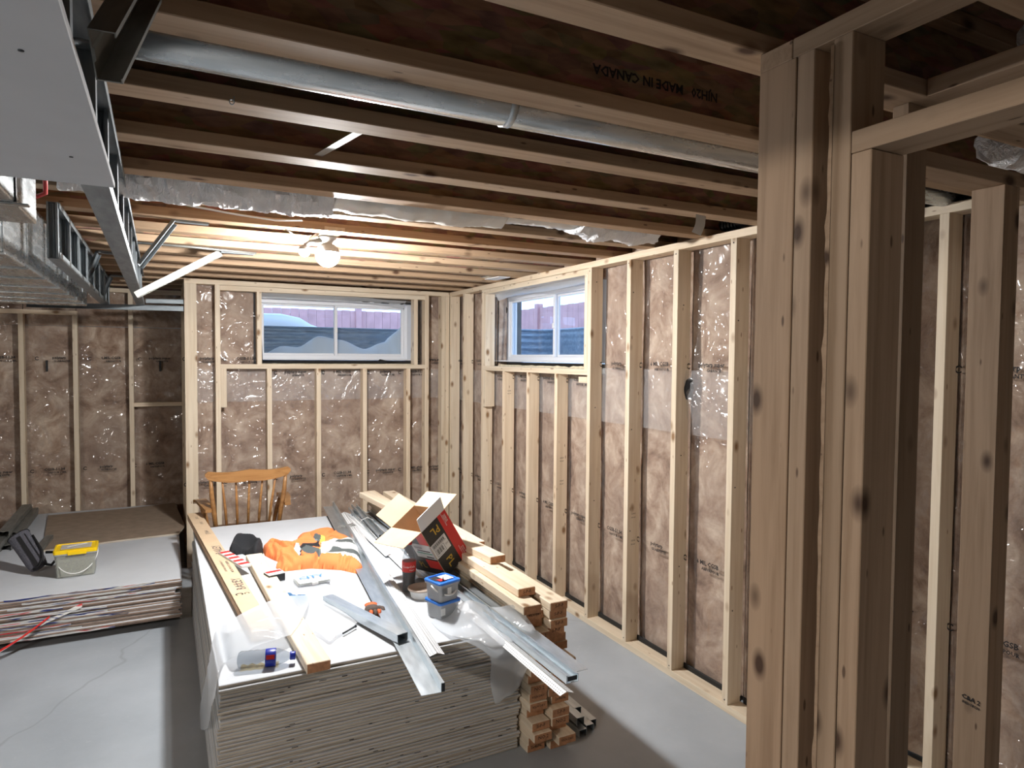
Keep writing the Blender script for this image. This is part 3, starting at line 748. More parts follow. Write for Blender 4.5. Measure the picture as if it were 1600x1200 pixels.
# ================================================================== OUTSIDE
def well(name, x0, y0, x1, y1, open_side, label):
    """U of corrugated steel standing round a window, rim at z=2.01"""
    pts = []
    r = .25; cor = []
    if open_side == 'y0':
        path = [(x0,y0)]+[(x0+r-r*math.cos(a), y1-r+r*math.sin(a)) for a in [i*math.pi/12 for i in range(7)]]+[(x1-r+r*math.sin(a), y1-r+r*math.cos(a)) for a in [i*math.pi/12 for i in range(7)]]+[(x1,y0)]
    else:
        path = [(x0,y0)]+[(x1-r+r*math.sin(a), y0+r-r*math.cos(a)) for a in [i*math.pi/12 for i in range(7)]]+[(x1-r+r*math.cos(a), y1-r+r*math.sin(a)) for a in [i*math.pi/12 for i in range(7)]]+[(x0,y1)]
    n = len(path); nz = 60; vs = []; fs = []
    cxm = sum(p[0] for p in path)/n; cym = sum(p[1] for p in path)/n
    for i in range(nz+1):
        z = 1.45+.56*i/nz; o = .012*math.sin(2*math.pi*z/.068)
        for x, y in path:
            d = Vector((x-cxm, y-cym)).normalized(); vs.append((x+d.x*o, y+d.y*o, z))
    for i in range(nz):
        for k in range(n-1): fs.append((i*n+k, i*n+k+1, (i+1)*n+k+1, (i+1)*n+k))
    # rolled rim
    o = ob(name, me_from(name, vs, fs, [M['well']], smooth=True), None, None, label, 'window well')
    ob('rolled_rim', tube_me([(x,y,2.012) for x, y in path], .012, M['well'], 8), o)
    return o
well('window_well', -2.0, .43, .20, 1.30, 'y0', 'corrugated grey steel well outside the far window')
well('window_well', .43, -2.55, 1.30, .42, 'x0', 'corrugated grey steel well outside the right-hand window')
def snow_me(x0, x1, y0, y1, f, step=.06):
    step = min(step, abs(x1-x0), abs(y1-y0))
    nx = int((x1-x0)/step); ny = int((y1-y0)/step); vs = []; fs = []
    for j in range(ny+1):
        for i in range(nx+1):
            x = x0+(x1-x0)*i/nx; y = y0+(y1-y0)*j/ny; vs.append((x, y, f(x, y)))
    for j in range(ny):
        for i in range(nx): a = j*(nx+1)+i; fs.append((a, a+1, a+nx+2, a+nx+1))
    return me_from('snow', vs, fs, [M['snow']], smooth=True)
def interp(tab, x):
    if x <= tab[0][0]: return tab[0][1]
    for (a, b), (c, d) in zip(tab, tab[1:]):
        if x <= c:
            t = (x-a)/(c-a); t = t*t*(3-2*t); return b+(d-b)*t
    return tab[-1][1]
prof = [(-1.9,1.72),(-1.57,1.735),(-1.40,1.815),(-1.26,1.80),(-1.047,1.915),(-.86,1.885),(-.60,1.795),(-.40,1.863),(-.30,1.95),(-.20,2.03)]
def f_in(x, y): 
    t = max(0, min(1, (y-.45)/.35)); u = max(0, min(1, (y-.85)/.4))
    z = interp(prof, x); return 1.68+(z-1.68)*(t*(1-.6*u))+.006*noise.noise(Vector((x*6, y*6, 0)))
tag(ob('snow_drift', snow_me(-1.98, .18, .43, 1.27, f_in, .04)), 'wind-blown snow drift filling the far window well', 'snow')
tag(ob('snow_drift', snow_me(.44, 1.27, -2.5, .38, lambda x, y: 1.66+.10*max(0, x-.9)+.012*noise.noise(Vector((x*5, y*5, 3))), .05)), 'flat snow at the bottom of the right-hand window well', 'snow')
mp = [(-3.4,2.02),(-2.2,2.10),(-1.55,2.165),(-1.29,2.17),(-1.12,2.135),(-.92,2.03),(-.7,1.99),(.5,1.97)]
def f_out(x, y):
    if y < 1.34: return 1.97
    t = max(0, min(1, (y-1.34)/.2)); u = max(0, min(1, (y-1.7)/.9))
    return 1.97+(interp(mp, x)-1.97)*t*(1-u)+.03*noise.noise(Vector((x, y, 5)))*(1 if y > 2 else 0)
g1 = snow_me(-7, 9, 1.32, 8, f_out, .10)
tag(ob('snow_ground', g1, kind='structure'), 'snow-covered yard outside the windows', None)
tag(ob('snow_ground', snow_me(1.32, 9, -9, 1.32, lambda x, y: 1.97+.03*noise.noise(Vector((x, y, 9))), .15), kind='structure'), 'snow-covered side yard', None)
tag(ob('snow_ground', snow_me(.21, 1.32, .43, 1.32, lambda x, y: 1.98, .2), kind='structure'), None, None)
tag(ob('snow_ground', snow_me(.61, 1.32, -9, -2.6, lambda x, y: 1.98, .2), kind='structure'), None, None)
tag(ob('snow_ground', snow_me(-7, -2.02, 1.60, 1.70, lambda x, y: 1.98, .1), kind='structure'), None, None)
def fence(p0, p1, n, ztop, label):
    p0, p1 = Vector(p0), Vector(p1); d = (p1-p0)/n; u = d.normalized()
    e = empty('board_fence', T(p0), label, 'fence')
    me = box_me(ztop-1.90, d.length-.004, .02, M['fence'], 0)
    for i in range(n):
        c = p0+d*(i+.5); m = Matrix((Vector((0,0,1)), u, Vector((0,0,1)).cross(u))).transposed().to_4x4()
        m.translation = Vector((c.x, c.y, 1.90-.006*(i % 2))); ob('fence_board', me, e, m)
    nb = Vector((0,0,1)).cross(u)
    for zz in (2.0, ztop-.12): ob('fence_rail', box_me((p1-p0).length, .04, .07, M['fence'], 0), e, frame(p0+Vector((0,0,zz))-Vector((0,0,p0.z))+nb*.04, p1+Vector((0,0,zz))-Vector((0,0,p1.z))+nb*.04))
    for i in range(0, n+1, 16):
        c = p0+d*i; board('fence_post', (c.x-.05,c.y-.05,1.8), (c.x+.05,c.y+.05,ztop+.06), M['fence'], e, bev=0)
    return e
fence((-4.0,6.0,0), (3.0,6.0,0), 48, 2.53, 'red-brown board fence beyond the far window')
fence((3.0,6.0,0), (3.0,-6.0,0), 80, 2.53, 'red-brown board fence beyond the right-hand window')
# ================================================================== DRYWALL STACKS
TZ = .54
def sheet_me(lx, ly, th, flip=False, edge='dw_edge'):
    me = box_me(lx, ly, th, M[edge], .002)
    key = ('sheet', lx, ly, th, edge)
    if key in _bc: return _bc[key]
    me = me.copy(); me.materials.append(M['paper_back'] if flip else M['paper_face'])
    for p in me.polygons:
        if p.normal.z > .6: p.material_index = 1
    _bc[key] = me; return me
rj = random.Random(11)
ORD = ['zeroth','first','second','third','fourth','fifth','sixth','seventh','eighth','ninth','tenth','eleventh','twelfth','thirteenth','fourteenth','fifteenth','sixteenth','seventeenth','eighteenth','nineteenth','twentieth','twenty-first']
def ordinal(i, n):
    """place in a pile of n, counted from the nearer end"""
    return ORD[n-i]+' from the top' if n-i <= n//2 else ORD[i+1]+' from the bottom'
N1 = 42; th = TZ/N1
for i in range(N1):
    top = i == N1-1
    jx = 0 if top else rj.uniform(-.008, .006)-(.010 if i < N1-8 else 0)*(1-i/N1); jy = 0 if top else rj.uniform(-.014, .004)
    if i % 2 == 0 and not top: jy0 = jy
    elif not top: jy = jy0+rj.uniform(-.002, .002)
    L = 2.44; m = T(-1.642+jx, -3.41+jy, (i+.5)*th) @ RZ(math.pi/2+(0 if top else rj.uniform(-.0012, .0012)))
    tag(ob('drywall_sheet', sheet_me(L, 1.215, th*.84), None, m),
        'topmost white drywall sheet of the big stack, tools and clothes on it' if top else 'drywall sheet, '+ordinal(i, N1)+' of the big centre stack, only its edge showing', 'drywall', 'drywall sheets of the centre stack')
# torn paper and print flecks along the sheet edges
vs = []; fs = []
for i in range(70):
    x = -2.2+rj.random()*1.12; z = th*rj.randint(1, N1-2); l = rj.uniform(.004, .012)
    vs += [(x,-3.4205,z),(x+l*.4,-3.4205,z),(x+l,-3.424,z+l*1.1)]; fs.append((3*i,3*i+1,3*i+2))
tag(ob('paper_shred', me_from('shreds', vs, fs, [M['paper_face']])), 'tiny torn paper shreds along the front edges of the centre stack', 'paper', kind='stuff')
vs = []; fs = []
for i in range(70):
    x = -2.2+rj.random()**.8*1.12; k = rj.randint(0, N1-2); l = rj.uniform(.006, .028); z = (k+rj.choice((.5, 1.0)))*th; hh = rj.uniform(.0010, .0022)
    vs += [(x,-3.4235,z-hh),(x+l,-3.4235,z-hh),(x+l,-3.4235,z+hh),(x,-3.4235,z+hh)]; fs.append((4*i,4*i+1,4*i+2,4*i+3))
tag(ob('edge_print', me_from('edge_print', vs, fs, [M['zinc_black']])), 'short dark printed dashes along the front edges of the centre stack', 'print', kind='stuff')
# left stack on spacers
LX0, LX1, LY0, LY1, LZ0 = -3.555, -2.335, -1.285, 1.155, .060
for y in (-1.05, -.2, .7): tag(board('spacer_board', (LX0+.02,y,0), (LX1-.06,y+.089,.0575), M['pine'], bev=.001), {-1.05:'front', -.2:'middle', .7:'rear'}[y]+' wooden spacer under the left drywall stack', 'lumber', 'spacers under the left drywall stack')
N2 = 19; t2 = .0131
for i in range(N2):
    top = i == N2-1; jx = 0 if top else rj.uniform(-.010, .012); jy = 0 if top else rj.uniform(-.012, .008)
    if i in (12, 13): jx -= .03
    m = T((LX0+LX1)/2+jx, LY0+jy, LZ0+(i+.5)*t2) @ RZ(math.pi/2+(0 if top else rj.uniform(-.003, .003)))
    s = tag(ob('drywall_sheet', sheet_me(2.44, 1.22, t2*.94, edge='dw_edge_brown'), None, m),
        'topmost full white drywall sheet of the left stack, under the yellow-lidded tub' if top else 'drywall sheet, '+ordinal(i, N2)+' of the left stack, only its taped edge showing', 'drywall', 'drywall sheets of the left stack')
    if i % 2 == 0:
        a = LX0+rj.uniform(0, .5); b = min(LX1-.02, a+rj.uniform(.35, .95)); nseg = 24; vs = []; fs = []
        z0 = LZ0+i*t2+.001; z1 = z0+t2*rj.choice((.85, .95, .98))
        for k in range(nseg+1):
            x = a+(b-a)*k/nseg; n1 = .004*noise.noise(Vector((x*14, i, 2)))
            vs += [(x, LY0+jy-.0065, z0+n1), (x, LY0+jy-.0085-.003*abs(noise.noise(Vector((x*9, i, 4)))), z1+n1*1.5)]
        for k in range(nseg): fs.append((2*k, 2*k+2, 2*k+3, 2*k+1))
        ob('end_tape', me_from('end_tape', vs, fs, [M['tape_multi']]), s, label='torn red, white and blue end tape')
LT = LZ0+N2*t2
off = [(-3.196,-0.242,0.318), (-2.67,-0.158,0.318), (-2.326,-0.136,0.318), (-2.275,0.106,0.318), (-2.338,1.104,0.318), (-2.719,1.015,0.318), (-3.32,0.998,0.318)]
n = len(off); vs = [(p[0],p[1],LT+.001) for p in off]+[(p[0],p[1],LT+.0135) for p in off]
fs = [tuple(range(n-1,-1,-1)), tuple(range(n,2*n))]+[(i,(i+1)%n,n+(i+1)%n,n+i) for i in range(n)]
me = me_from('offcut', vs, fs, [M['paper_back'], M['dw_edge']], [0,0]+[1]*n)
tag(ob('drywall_offcut', me), 'brown-backed drywall piece lying face down on the left stack', 'drywall')
LT2 = LT+.0135
st = patch_me([[(-2.86,-1.286,.235),(-2.86,-1.30,.215)],[(-3.05,-1.31,.16),(-3.06,-1.325,.145)],[(-3.20,-1.36,.08),(-3.215,-1.37,.06)],[(-3.36,-1.45,.02),(-3.38,-1.46,.004)]], M['tape_multi'], 6, .004, 4)
tag(ob('torn_tape', st), 'long torn red-and-blue tape strip hanging off the left stack', 'tape')
st = patch_me([[(-3.02,-1.30,.19),(-3.02,-1.31,.18)],[(-3.2,-1.40,.09),(-3.2,-1.41,.08)],[(-3.45,-1.47,.012),(-3.45,-1.48,.003)]], M['red'], 6, .004, 9)
tag(ob('torn_tape', st), 'thin red tape strand hanging beside the longer red-and-blue one', 'tape')

# ================================================================== LUMBER STACK
lum = box_me(2.44, .0885, .0375, M['pine'], .003)
def lumber(p0, p1, label, group, z, L=2.44, stamp=True, k=0):
    """two-by-four lying flat: near end centre p0 (x,y), far direction p1"""
    m = frame((p0[0],p0[1],z+.019), (p1[0],p1[1],z+.019))
    o = tag(ob('lumber_board', box_me(L, .0885, .0375, M['pine'], .003), None, m), label, 'lumber', group)
    e = ob('end_grain', box_me(.0006, .084, .034, M['endgrain'], 0), o, m @ T(-.0008,0,0))
    if stamp:
        R3_ = m.to_3x3(); ob('end_stamp', text_me(('S-P-F','KILN DRY','2x4x96','NO.2')[k % 4], (.020,.014,.018,.022)[k % 4], M['ink_brown']), o, basis(m @ Vector((-.0016,0,.002)), R3_ @ Vector((0,-1,0)), R3_ @ Vector((0,0,1))))
    return o
rl = random.Random(23)
for c, xc in enumerate((-.986, -.890)):
    for i in range(17):
        top = i == 16
        jx = rl.uniform(-.004, .002)+(c*rl.choice((.0,.004,.010,.022)) if i < 13 else 0); jy = rl.uniform(-.05, .035)
        if c == 1: jy = {16:-.0, 15:.01, 14:.0, 13:.02, 12:.03, 11:.03, 10:-.06, 9:-.04, 8:-.01}.get(i, jy)
        else: jy = {16:.01, 15:.04, 14:.05, 13:-.01, 12:0}.get(i, jy)
        if top: jx = 0
        x = xc+jx-(.030 if c == 0 and top else 0)
        lb = {(0,True): 'left-hand board of the top layer of the lumber stack', (1,True): 'right-hand board of the top layer of the lumber stack'}.get((c, top), ('left-hand' if c == 0 else 'right-hand')+' column of the lumber pile, board '+ordinal(i, 17))
        lumber((x, -3.495+jy), (x+rl.uniform(-.02,.01), -1.0), lb, 'two-by-fours of the lumber pile', i*.0385, k=rl.randint(0, 3), stamp=rl.random() < .75)
zt = 17*.0385
lumber((-.985,-3.375), (-1.03,-1.0), 'loose board lying on the lumber pile with a stamped end nearest the camera', 'loose boards on top of the lumber pile', zt, k=0)
lumber((-.945,-3.00), (-1.115,-1.20), 'longest loose board, on top of everything, running under the red and black carton', 'loose boards on top of the lumber pile', zt+.0385, L=1.86, stamp=False)
lumber((-.875,-2.60), (-.90,-.9), 'shorter loose board at the wall side of the lumber pile', 'loose boards on top of the lumber pile', zt, L=1.6, stamp=False)
# steel profiles lying on the floor beyond the lumber
for i, (x, y, z) in enumerate(((-.742,-3.47,.0), (-.690,-3.45,.0), (-.735,-3.44,.040), (-.700,-3.36,.041), (-.655,-3.42,.0))):
    m = frame((x,y,z+.001), (x+.01,y+2.4,z+.001))
    o = tag(ob('steel_track', ext_me(u_profile(.040, .034, .0018), 2.4, M['steel']), None, m @ T(0,0,.034) @ RX(math.pi)), ('left lower','right lower','left upper','right upper, set back','outermost right')[i]+' galvanised track on the floor behind the lumber pile', 'steel track', 'steel tracks on the floor')

# ================================================================== ON THE CENTRE STACK
# -- long kraft carton
P0 = Vector((-2.058,-3.045,0.58)); P1 = Vector((-2.233,-0.658,0.58)); P0.z = P1.z = TZ+.021
mC = frame(P0, P1); cl_ = (P1-P0).length; mC = mC @ T(-.03,0,0)
ct = tag(empty('long_carton', mC), 'long narrow kraft carton on the left edge of the centre stack', 'carton')
for nm, me, off_ in (('bottom_panel', box_me(cl_+.03,.088,.002,M['cardboard'],0), (0,0,-.020)), ('top_panel', box_me(cl_+.03,.088,.002,M['cardboard'],0), (0,0,.020)),
                ('side_panel', box_me(cl_+.03,.002,.038,M['cardboard'],0), (0,.043,0)), ('side_panel', box_me(cl_+.03,.002,.038,M['cardboard'],0), (0,-.043,0)),
                ('side_flap', box_me(cl_-.1,.0015,.030,M['cardboard_in'],0), (.06,.0455,-.002)), ('end_flap', box_me(.002,.084,.038,M['cardboard'],0), (0,0,0))):
    ob(nm, me, ct, mC @ T(off_))
R_ = mC.to_3x3(); tx = R_ @ Vector((-1,0,0)); ty = R_ @ Vector((0,-1,0))
for s, sz, d, yy in (('BAILEY', .062, .66, .012), ('BAILEY', .062, 1.35, .012), ('METAL PRODUCTS LIMITED', .018, .98, .018), ('DRYWALL CORNER BEAD 10\'', .016, 1.0, -.010), ('JT 88-4', .034, 1.80, .010), ('50 PCS', .024, 2.08, .01), ('250 32', .024, 2.25, .0)):
    text(s, sz, M['ink_grey'], mC @ Vector((d, yy*-1, .0216)), R_ @ Vector((1,0,0)), R_ @ Vector((0,1,0)), ct)
ob('emblem', ring_me(.020 if False else .018), ct, basis(mC @ Vector((.50,.012,.0216)), tx, ty)); ob('emblem', ring_me(.012), ct, basis(mC @ Vector((.50,-.022,.0216)), tx, ty))
text('____', .05, M['ink_grey'], mC @ Vector((.66,.018,.0216)), R_ @ Vector((1,0,0)), R_ @ Vector((0,1,0)), ct, 'underline')
# -- loose plank beside it
pa = Vector((-1.908,-3.469,0.578)); pb = Vector((-1.983,-1.922,0.578))
lumber((pa.x-.002, pa.y+.01), (pa.x-.055, pb.y), 'sawn board on the centre stack beside the kraft carton, end overhanging the front', None, TZ, L=abs(pb.y-pa.y)+.02, stamp=False)
# -- long steel angle over the front edge
a0 = Vector((-1.566,-3.827,0.575)); a1 = Vector((-1.277,-0.805,0.575)); a0.z = TZ+.012; a1.z = TZ+.030
m = frame(a0, a1); AL = (a1-a0).length
o = tag(empty('steel_angle', m), 'long shiny steel track lying diagonally across the centre stack, tip past the front', 'steel angle')
ob('flat_leg', ext_me([(0,0),(.072,0),(.072,.0018),(0,.0018)], AL, M['steel']), o, m)
ob('raised_leg', ext_me([(0,0),(.0018,0),(.0018,.034),(-.010,.034),(-.010,.032),(0,.032)], AL, M['steel']), o, m)
ob('dark_end', box_me(.002,.012,.030,M['zinc_black'],0), o, m @ T(0,-.006,.017))  # dark plate stands in for the shaded hollow of the track
# -- white corner beads
dots = {}
def bead(p0, p1, label, wd=.030, tilt=0, nm='corner_bead', group=None):
    p0, p1 = Vector(p0), Vector(p1); m = frame(p0, p1) @ RX(tilt); L = (p1-p0).length
    o = tag(empty(nm, m), label, 'corner bead', group)
    for s in (1, -1):
        ob('flange', ext_me([(0,.010),(s*wd,0),(s*wd,-.0010),(0,.008)][::s], L, M['bead_white']), o, m)
    ob('nose', tube_me([(0,0,.0095),(L,0,.0095)], .0022, M['bead_white'], 8), o, m)
    vs = []; fs = []; n = int(L/.012); i = 0
    for k in range(n):
        for s, q in ((1,.4),(1,.75),(-1,.4),(-1,.75)):
            x = .006+k*.012+(.006 if q > .5 else 0); y0 = s*wd*q; z0 = .010*(1-q)+.0006; y1 = s*wd*(q+.10); z1 = .010*(1-q-.10)+.0006
            vs += [(x,y0,z0),(x+.005,y0,z0),(x+.005,y1,z1),(x,y1,z1)]; fs.append((i,i+1,i+2,i+3)); i += 4
    ob('perforation', me_from('holes', vs, fs, [M['grey_ink']]), o, m, kind='stuff')
    return o
bead((-1.477,-3.552,0.555), (-1.238,-1.01,0.555), 'white perforated corner bead beside the long steel angle')
bead((-1.235,-2.655,0.552), (-1.208,-1.23,0.552), 'white corner bead on the far right of the stack, running under the carton', group=None)
bead((-1.245,-2.18,0.552), (-1.234,-1.131,0.552), 'short white bead lying against the steel angle near the far edge')
bead((-1.188,-2.36,0.556), (-1.124,-1.158,0.556), 'white bead beneath the small steel bundle')
# right-hand bundle overhanging the front corner
b0 = Vector((-1.115,-3.975,.556)); b1 = Vector((-1.135,-1.02,.552))
m = frame(b0, b1)
o = tag(ob('steel_stud', ext_me(c_profile(.050,.030,.002), (b1-b0).length, M['steel']), None, m @ T(0,.010,.0) ), 'ribbed steel channel overhanging the front right corner of the drywall stack', 'steel stud')
ob('dark_end', box_me(.002,.040,.016,M['zinc_black'],0), o, m @ T(0,.010,.016))  # dark plate painted as the shade inside the channel end
o = tag(ob('steel_angle', ext_me(l_profile(.056,.014,.0016), 2.9, M['steel']), None, frame((-1.086,-3.93,.552), (-1.066,-1.0,.552)) @ RX(math.pi) @ T(0,0,-.016)), 'smooth steel angle along the right side of the ribbed channel', 'steel angle')
bead((-1.182,-4.03,.552), (-1.176,-1.1,.548), 'white perforated corner bead overhanging beside the ribbed channel', .028)
# small bundle near the far edge
c0 = Vector((-1.21,-1.848,0.565)); c1 = Vector((-1.158,-1.05,0.565))
mb = frame((c0.x,c0.y,TZ+.012), (c1.x,c1.y,TZ+.012))
for i, (dy, dz) in enumerate(((-.030,.0), (.012,.0), (-.010,.022))):
    o = tag(ob('steel_stud', ext_me(c_profile(.040,.020,.0016), .95, M['steel']), None, mb @ T(0,dy,dz)), ('lowest right', 'lowest left', 'uppermost')[i]+' channel of the short wire-tied steel bundle at the far edge', 'steel stud', 'channels of the wire-tied bundle')
    ob('dark_end', box_me(.0015,.034,.014,M['blue'] if i == 0 else M['zinc_black'],0), o, mb @ T(0,dy,dz+.010))  # dark plates stand in for shade inside the open channels
tag(ob('wire_tie', tube_me([(.45,-.055,.0),(.45,-.05,.03),(.455,-.01,.048),(.46,.03,.03),(.46,.04,.0)], .0022, M['white'], 6), None, mb), 'thin pale wire tied round the steel bundle', 'wire')
# short steel piece
s0 = Vector((-1.56,-3.377,0.575)); s1 = Vector((-1.728,-2.752,0.575)); m = frame((s0.x,s0.y,TZ+.052), (s1.x,s1.y,TZ+.036), (0,0,1))
o = tag(ob('steel_offcut', ext_me(c_profile(.050,.034,.0018,rib=False), (s1-s0).length, M['steel']), None, m @ RX(math.pi)), 'short galvanised stud offcut lying at an angle in the middle of the stack', 'steel stud')
# -- carton with red and black print
Mx = Matrix(((.8,-.304,-.518),(.302,.949,-.09),(.519,-.084,.851))).to_4x4(); Mx.translation = Vector((-1.136,-2.802,0.598))
u_, v_, w_ = .178, .254, .290
cb = tag(empty('carton', Mx), 'open tipped carton printed red, black and gold on the lumber pile', 'carton')
def panel(nm, o0, ex, ey, lx, ly, mat=M['cardboard'], th=.003, mats=None, **k):
    """rectangle from o0 along ex,ey (box-local vectors) with thickness"""
    ex = Vector(ex).normalized(); ey = Vector(ey).normalized(); nz = ex.cross(ey)
    mm = Matrix((ex, ey, nz)).transposed().to_4x4(); mm.translation = Vector(o0)
    me = box_me(lx, ly, th, mat, 0)
    return ob(nm, me, cb, Mx @ mm @ T(0,ly/2,0), **k)
panel('bottom_panel', (0,0,0), (1,0,0), (0,1,0), u_, v_)
panel('side_panel', (0,0,0), (1,0,0), (0,0,1), u_, w_)
panel('side_panel', (0,v_,0), (1,0,0), (0,0,1), u_, w_, M['cardboard_in'])
panel('side_panel', (0,0,0), (0,1,0), (0,0,1), v_, w_)
panel('side_panel', (u_,0,0), (0,1,0), (0,0,1), v_, w_, M['cardboard_in'])
def flap(nm, o0, along, out, ph, lx, L, mat): panel(nm, o0, along, Vector(out)*math.cos(ph)+Vector((0,0,1))*math.sin(ph), lx, L, mat, label=None)
flap('flap', (0,0,w_), (0,1,0), (-1,0,0), .07, v_, .125, M['cardboard'])
flap('flap', (0,v_,w_), (1,0,0), (0,1,0), .77, u_, .11, M['cardboard'])
flap('flap', (u_,0,w_), (0,1,0), (1,0,0), .07, v_, .11, M['cardboard'])
flap('flap', (0,0,w_), (1,0,0), (0,-1,0), 1.25, u_, .09, M['label_white'])
# print on the front face (v=0): a runs right, b runs down from the rim
def pr_front(nm, a0, a1, b0, b1, mat, lift=.0022, **k):
    vs = [(a0*u_, -lift, w_*(1-b0)), (a1*u_, -lift, w_*(1-b0)), (a1*u_, -lift, w_*(1-b1)), (a0*u_, -lift, w_*(1-b1))]
    ob(nm, me_from(nm, vs, [(3,2,1,0)], [mat]), cb, Mx, **k)
def pr_left(nm, a0, a1, b0, b1, mat, lift=.0022, **k):
    vs = [(-lift, a0*v_, w_*(1-b0)), (-lift, a1*v_, w_*(1-b0)), (-lift, a1*v_, w_*(1-b1)), (-lift, a0*v_, w_*(1-b1))]
    ob(nm, me_from(nm, vs, [(0,1,2,3)], [mat]), cb, Mx, **k)
pr_front('print_field', 0, .66, 0, 1, M['black']); pr_front('print_field', .66, 1, 0, 1, M['red'])
pr_left('print_field', 0, 1, 0, 1, M['black']); pr_left('print_field', 0, .30, 0, .30, M['red'], .0026); pr_left('print_field', 0, .42, .66, .86, M['red'], .0026)
pr_front('shipping_label', 0, .60, .33, .62, M['label_white'], .0027); pr_left('shipping_label', 0, .62, .30, .62, M['label_white'], .0030)
for i in range(22):
    a = .05+i*.022; pr_front('barcode', a, a+.010*(1+(i*7 % 3)*.4), .36, .42, M['black'], .0031) if i < 22 else None
for i in range(9): a = .10+i*.030; pr_front('barcode', a, a+.012*(1+(i*5 % 3)*.4), .47, .57, M['black'], .0031)
for (a0_, a1_, b0_, b1_) in ((.03,.56,.345,.350), (.03,.56,.430,.435), (.06,.42,.455,.460), (.06,.42,.590,.595), (.06,.07,.455,.595), (.41,.42,.455,.595), (.46,.58,.50,.505), (.46,.58,.52,.525)): pr_front('label_rule', a0_, a1_, b0_, b1_, M['black'], .0032)
for i in range(12): pr_left('barcode', .30+i*.022, .31+i*.022, .36, .41, M['grey_ink'], .0034)
for (a0_, a1_, b0_, b1_, mm_) in ((.08,.50,.44,.465,'black'), (.05,.55,.49,.515,'green_ink'), (.05,.55,.535,.54,'green_ink'), (.06,.30,.57,.60,'black'), (.02,.03,.34,.60,'black')): pr_left('label_rule', a0_, a1_, b0_, b1_, M[mm_], .0034)
ft = lambda s, sz, a, b, x, y, mat: ob('lettering', text_me(s, sz, M[mat]), cb, Mx @ basis((a*u_, -.0034, w_*(1-b)), x, y))
ft('PL', .058, .40, .16, (-1,0,0), (0,0,-1), 'gold'); ft('PL', .058, .34, .82, (0,0,-1), (1,0,0), 'gold')
for i, s in enumerate(('PREMIUM', 'ADHESIVE', 'CONSTRUCTION')): ft(s, .010, .90-.05*i, .13, (0,0,-1), (1,0,0), 'white'); ft(s, .010, .92-.06*i, .86, (0,0,-1), (1,0,0), 'white')
ob('lettering', text_me('PL', .055, M['gold']), cb, Mx @ basis((-.0034, .62*v_, w_*.18), (0,-1,0), (0,0,1)))
# -- cola bottle
bx = (-1.328,-2.766,0.54)
mB = T(bx[0], bx[1], TZ)
bo = tag(ob('cola_bottle', lathe_me([(.018,.0),(.030,.003),(.033,.012),(.031,.05),(.0325,.075),(.0345,.10),(.0345,.155),(.030,.185),(.020,.21),(.0125,.228),(.0125,.250)], M['pet'], 32), None, mB), 'half-full cola bottle with red label standing by the carton', 'bottle')
ob('drink', lathe_me([(.017,.003),(.029,.006),(.0315,.013),(.0295,.05),(.031,.075),(.033,.100),(.033,.108),(.0001,.108)], M['cola'], 32), bo, mB)
ob('label_band', lathe_me([(.0350,.103),(.0352,.105),(.0352,.152),(.0350,.154)], M['red'], 40), bo, mB)
ob('bottle_cap', lathe_me([(.0145,.236),(.015,.238),(.015,.252),(.0135,.254),(.0001,.254)], M['red'], 24), bo, mB)
def curved_text(s, size, mat, mw, r, zc, ang0, parent, spread=1.0, vertical=False):
    me = text_me(s, size, mat).copy()
    for v in me.vertices:
        a = ang0+v.co.x/r; v.co = Vector((r*math.sin(a), -r*math.cos(a), zc+v.co.y))
    return ob('lettering', me, parent, mw)
curved_text('Coca-Cola', .0155, M['white'], mB, .0357, .130, -.35, bo); curved_text('Original', .008, M['white'], mB, .0357, .114, .1, bo)
# -- empty bottle on its side
c0 = Vector((-2.178,-3.300,TZ+.0335)); c1 = Vector((-1.975,-3.342,TZ+.030))
mL = frame(c0, c1) @ RY(math.pi/2)
pp = [(.014,.0),(.026,.004),(.032,.012),(.031,.035),(.0325,.045),(.0305,.058),(.0325,.070),(.0305,.083),(.0325,.095),(.032,.13),(.031,.145),(.022,.170),(.013,.186),(.0125,.192)]
bl = tag(ob('drink_bottle', lathe_me(pp, M['pet'], 32), None, mL), 'empty clear bottle with blue label lying at the front left corner', 'bottle')
ob('label_band', lathe_me([(.0325,.100),(.0330,.101),(.0330,.136),(.0325,.137)], M['navy'], 40), bl, mL)
ob('bottle_cap', lathe_me([(.0150,.188),(.0155,.190),(.0155,.206),(.0145,.208),(.0001,.208)], M['navy'], 20), bl, mL)
# leftover drink pooled along the bottle's underside
vs = []; fs = []; n = 30
for i in range(n+1):
    z = .012+.135*i/n; wv_ = .016+.004*math.sin(i*.9)
    for a in (-1, -.5, 0, .5, 1): ang = a*wv_/.030; vs.append((-(-1)*.0300*math.cos(ang), .0300*math.sin(ang), z))
for i in range(n):
    for k in range(4): fs.append((5*i+k, 5*i+k+1, 5*i+5+k+1, 5*i+5+k))
dn = (mL.to_3x3().inverted() @ Vector((0,0,-1))); angd = math.atan2(dn.y, dn.x)
ob('drink_dregs', me_from('dregs', vs, fs, [M['tea']], smooth=True), bl, mL @ RZ(angd))
for rr_, za, zb, mt, a_, b_ in ((.0333,.128,.134,'white',-.6,.6), (.0333,.104,.134,'red',1.9,2.4), (.0333,.115,.132,'label_white',-.1,.35), (.0333,.103,.111,'label_white',-.9,.3)):
    vs = []; fs = []
    for i in range(13):
        a = angd+math.pi-1.0+a_+(b_-a_)*i/12; vs += [(rr_*math.cos(a), rr_*math.sin(a), za), (rr_*math.cos(a), rr_*math.sin(a), zb)]
    for i in range(12): fs.append((2*i, 2*i+1, 2*i+3, 2*i+2))
    ob('label_patch', me_from('patch', vs, fs, [M[mt]]), bl, mL)
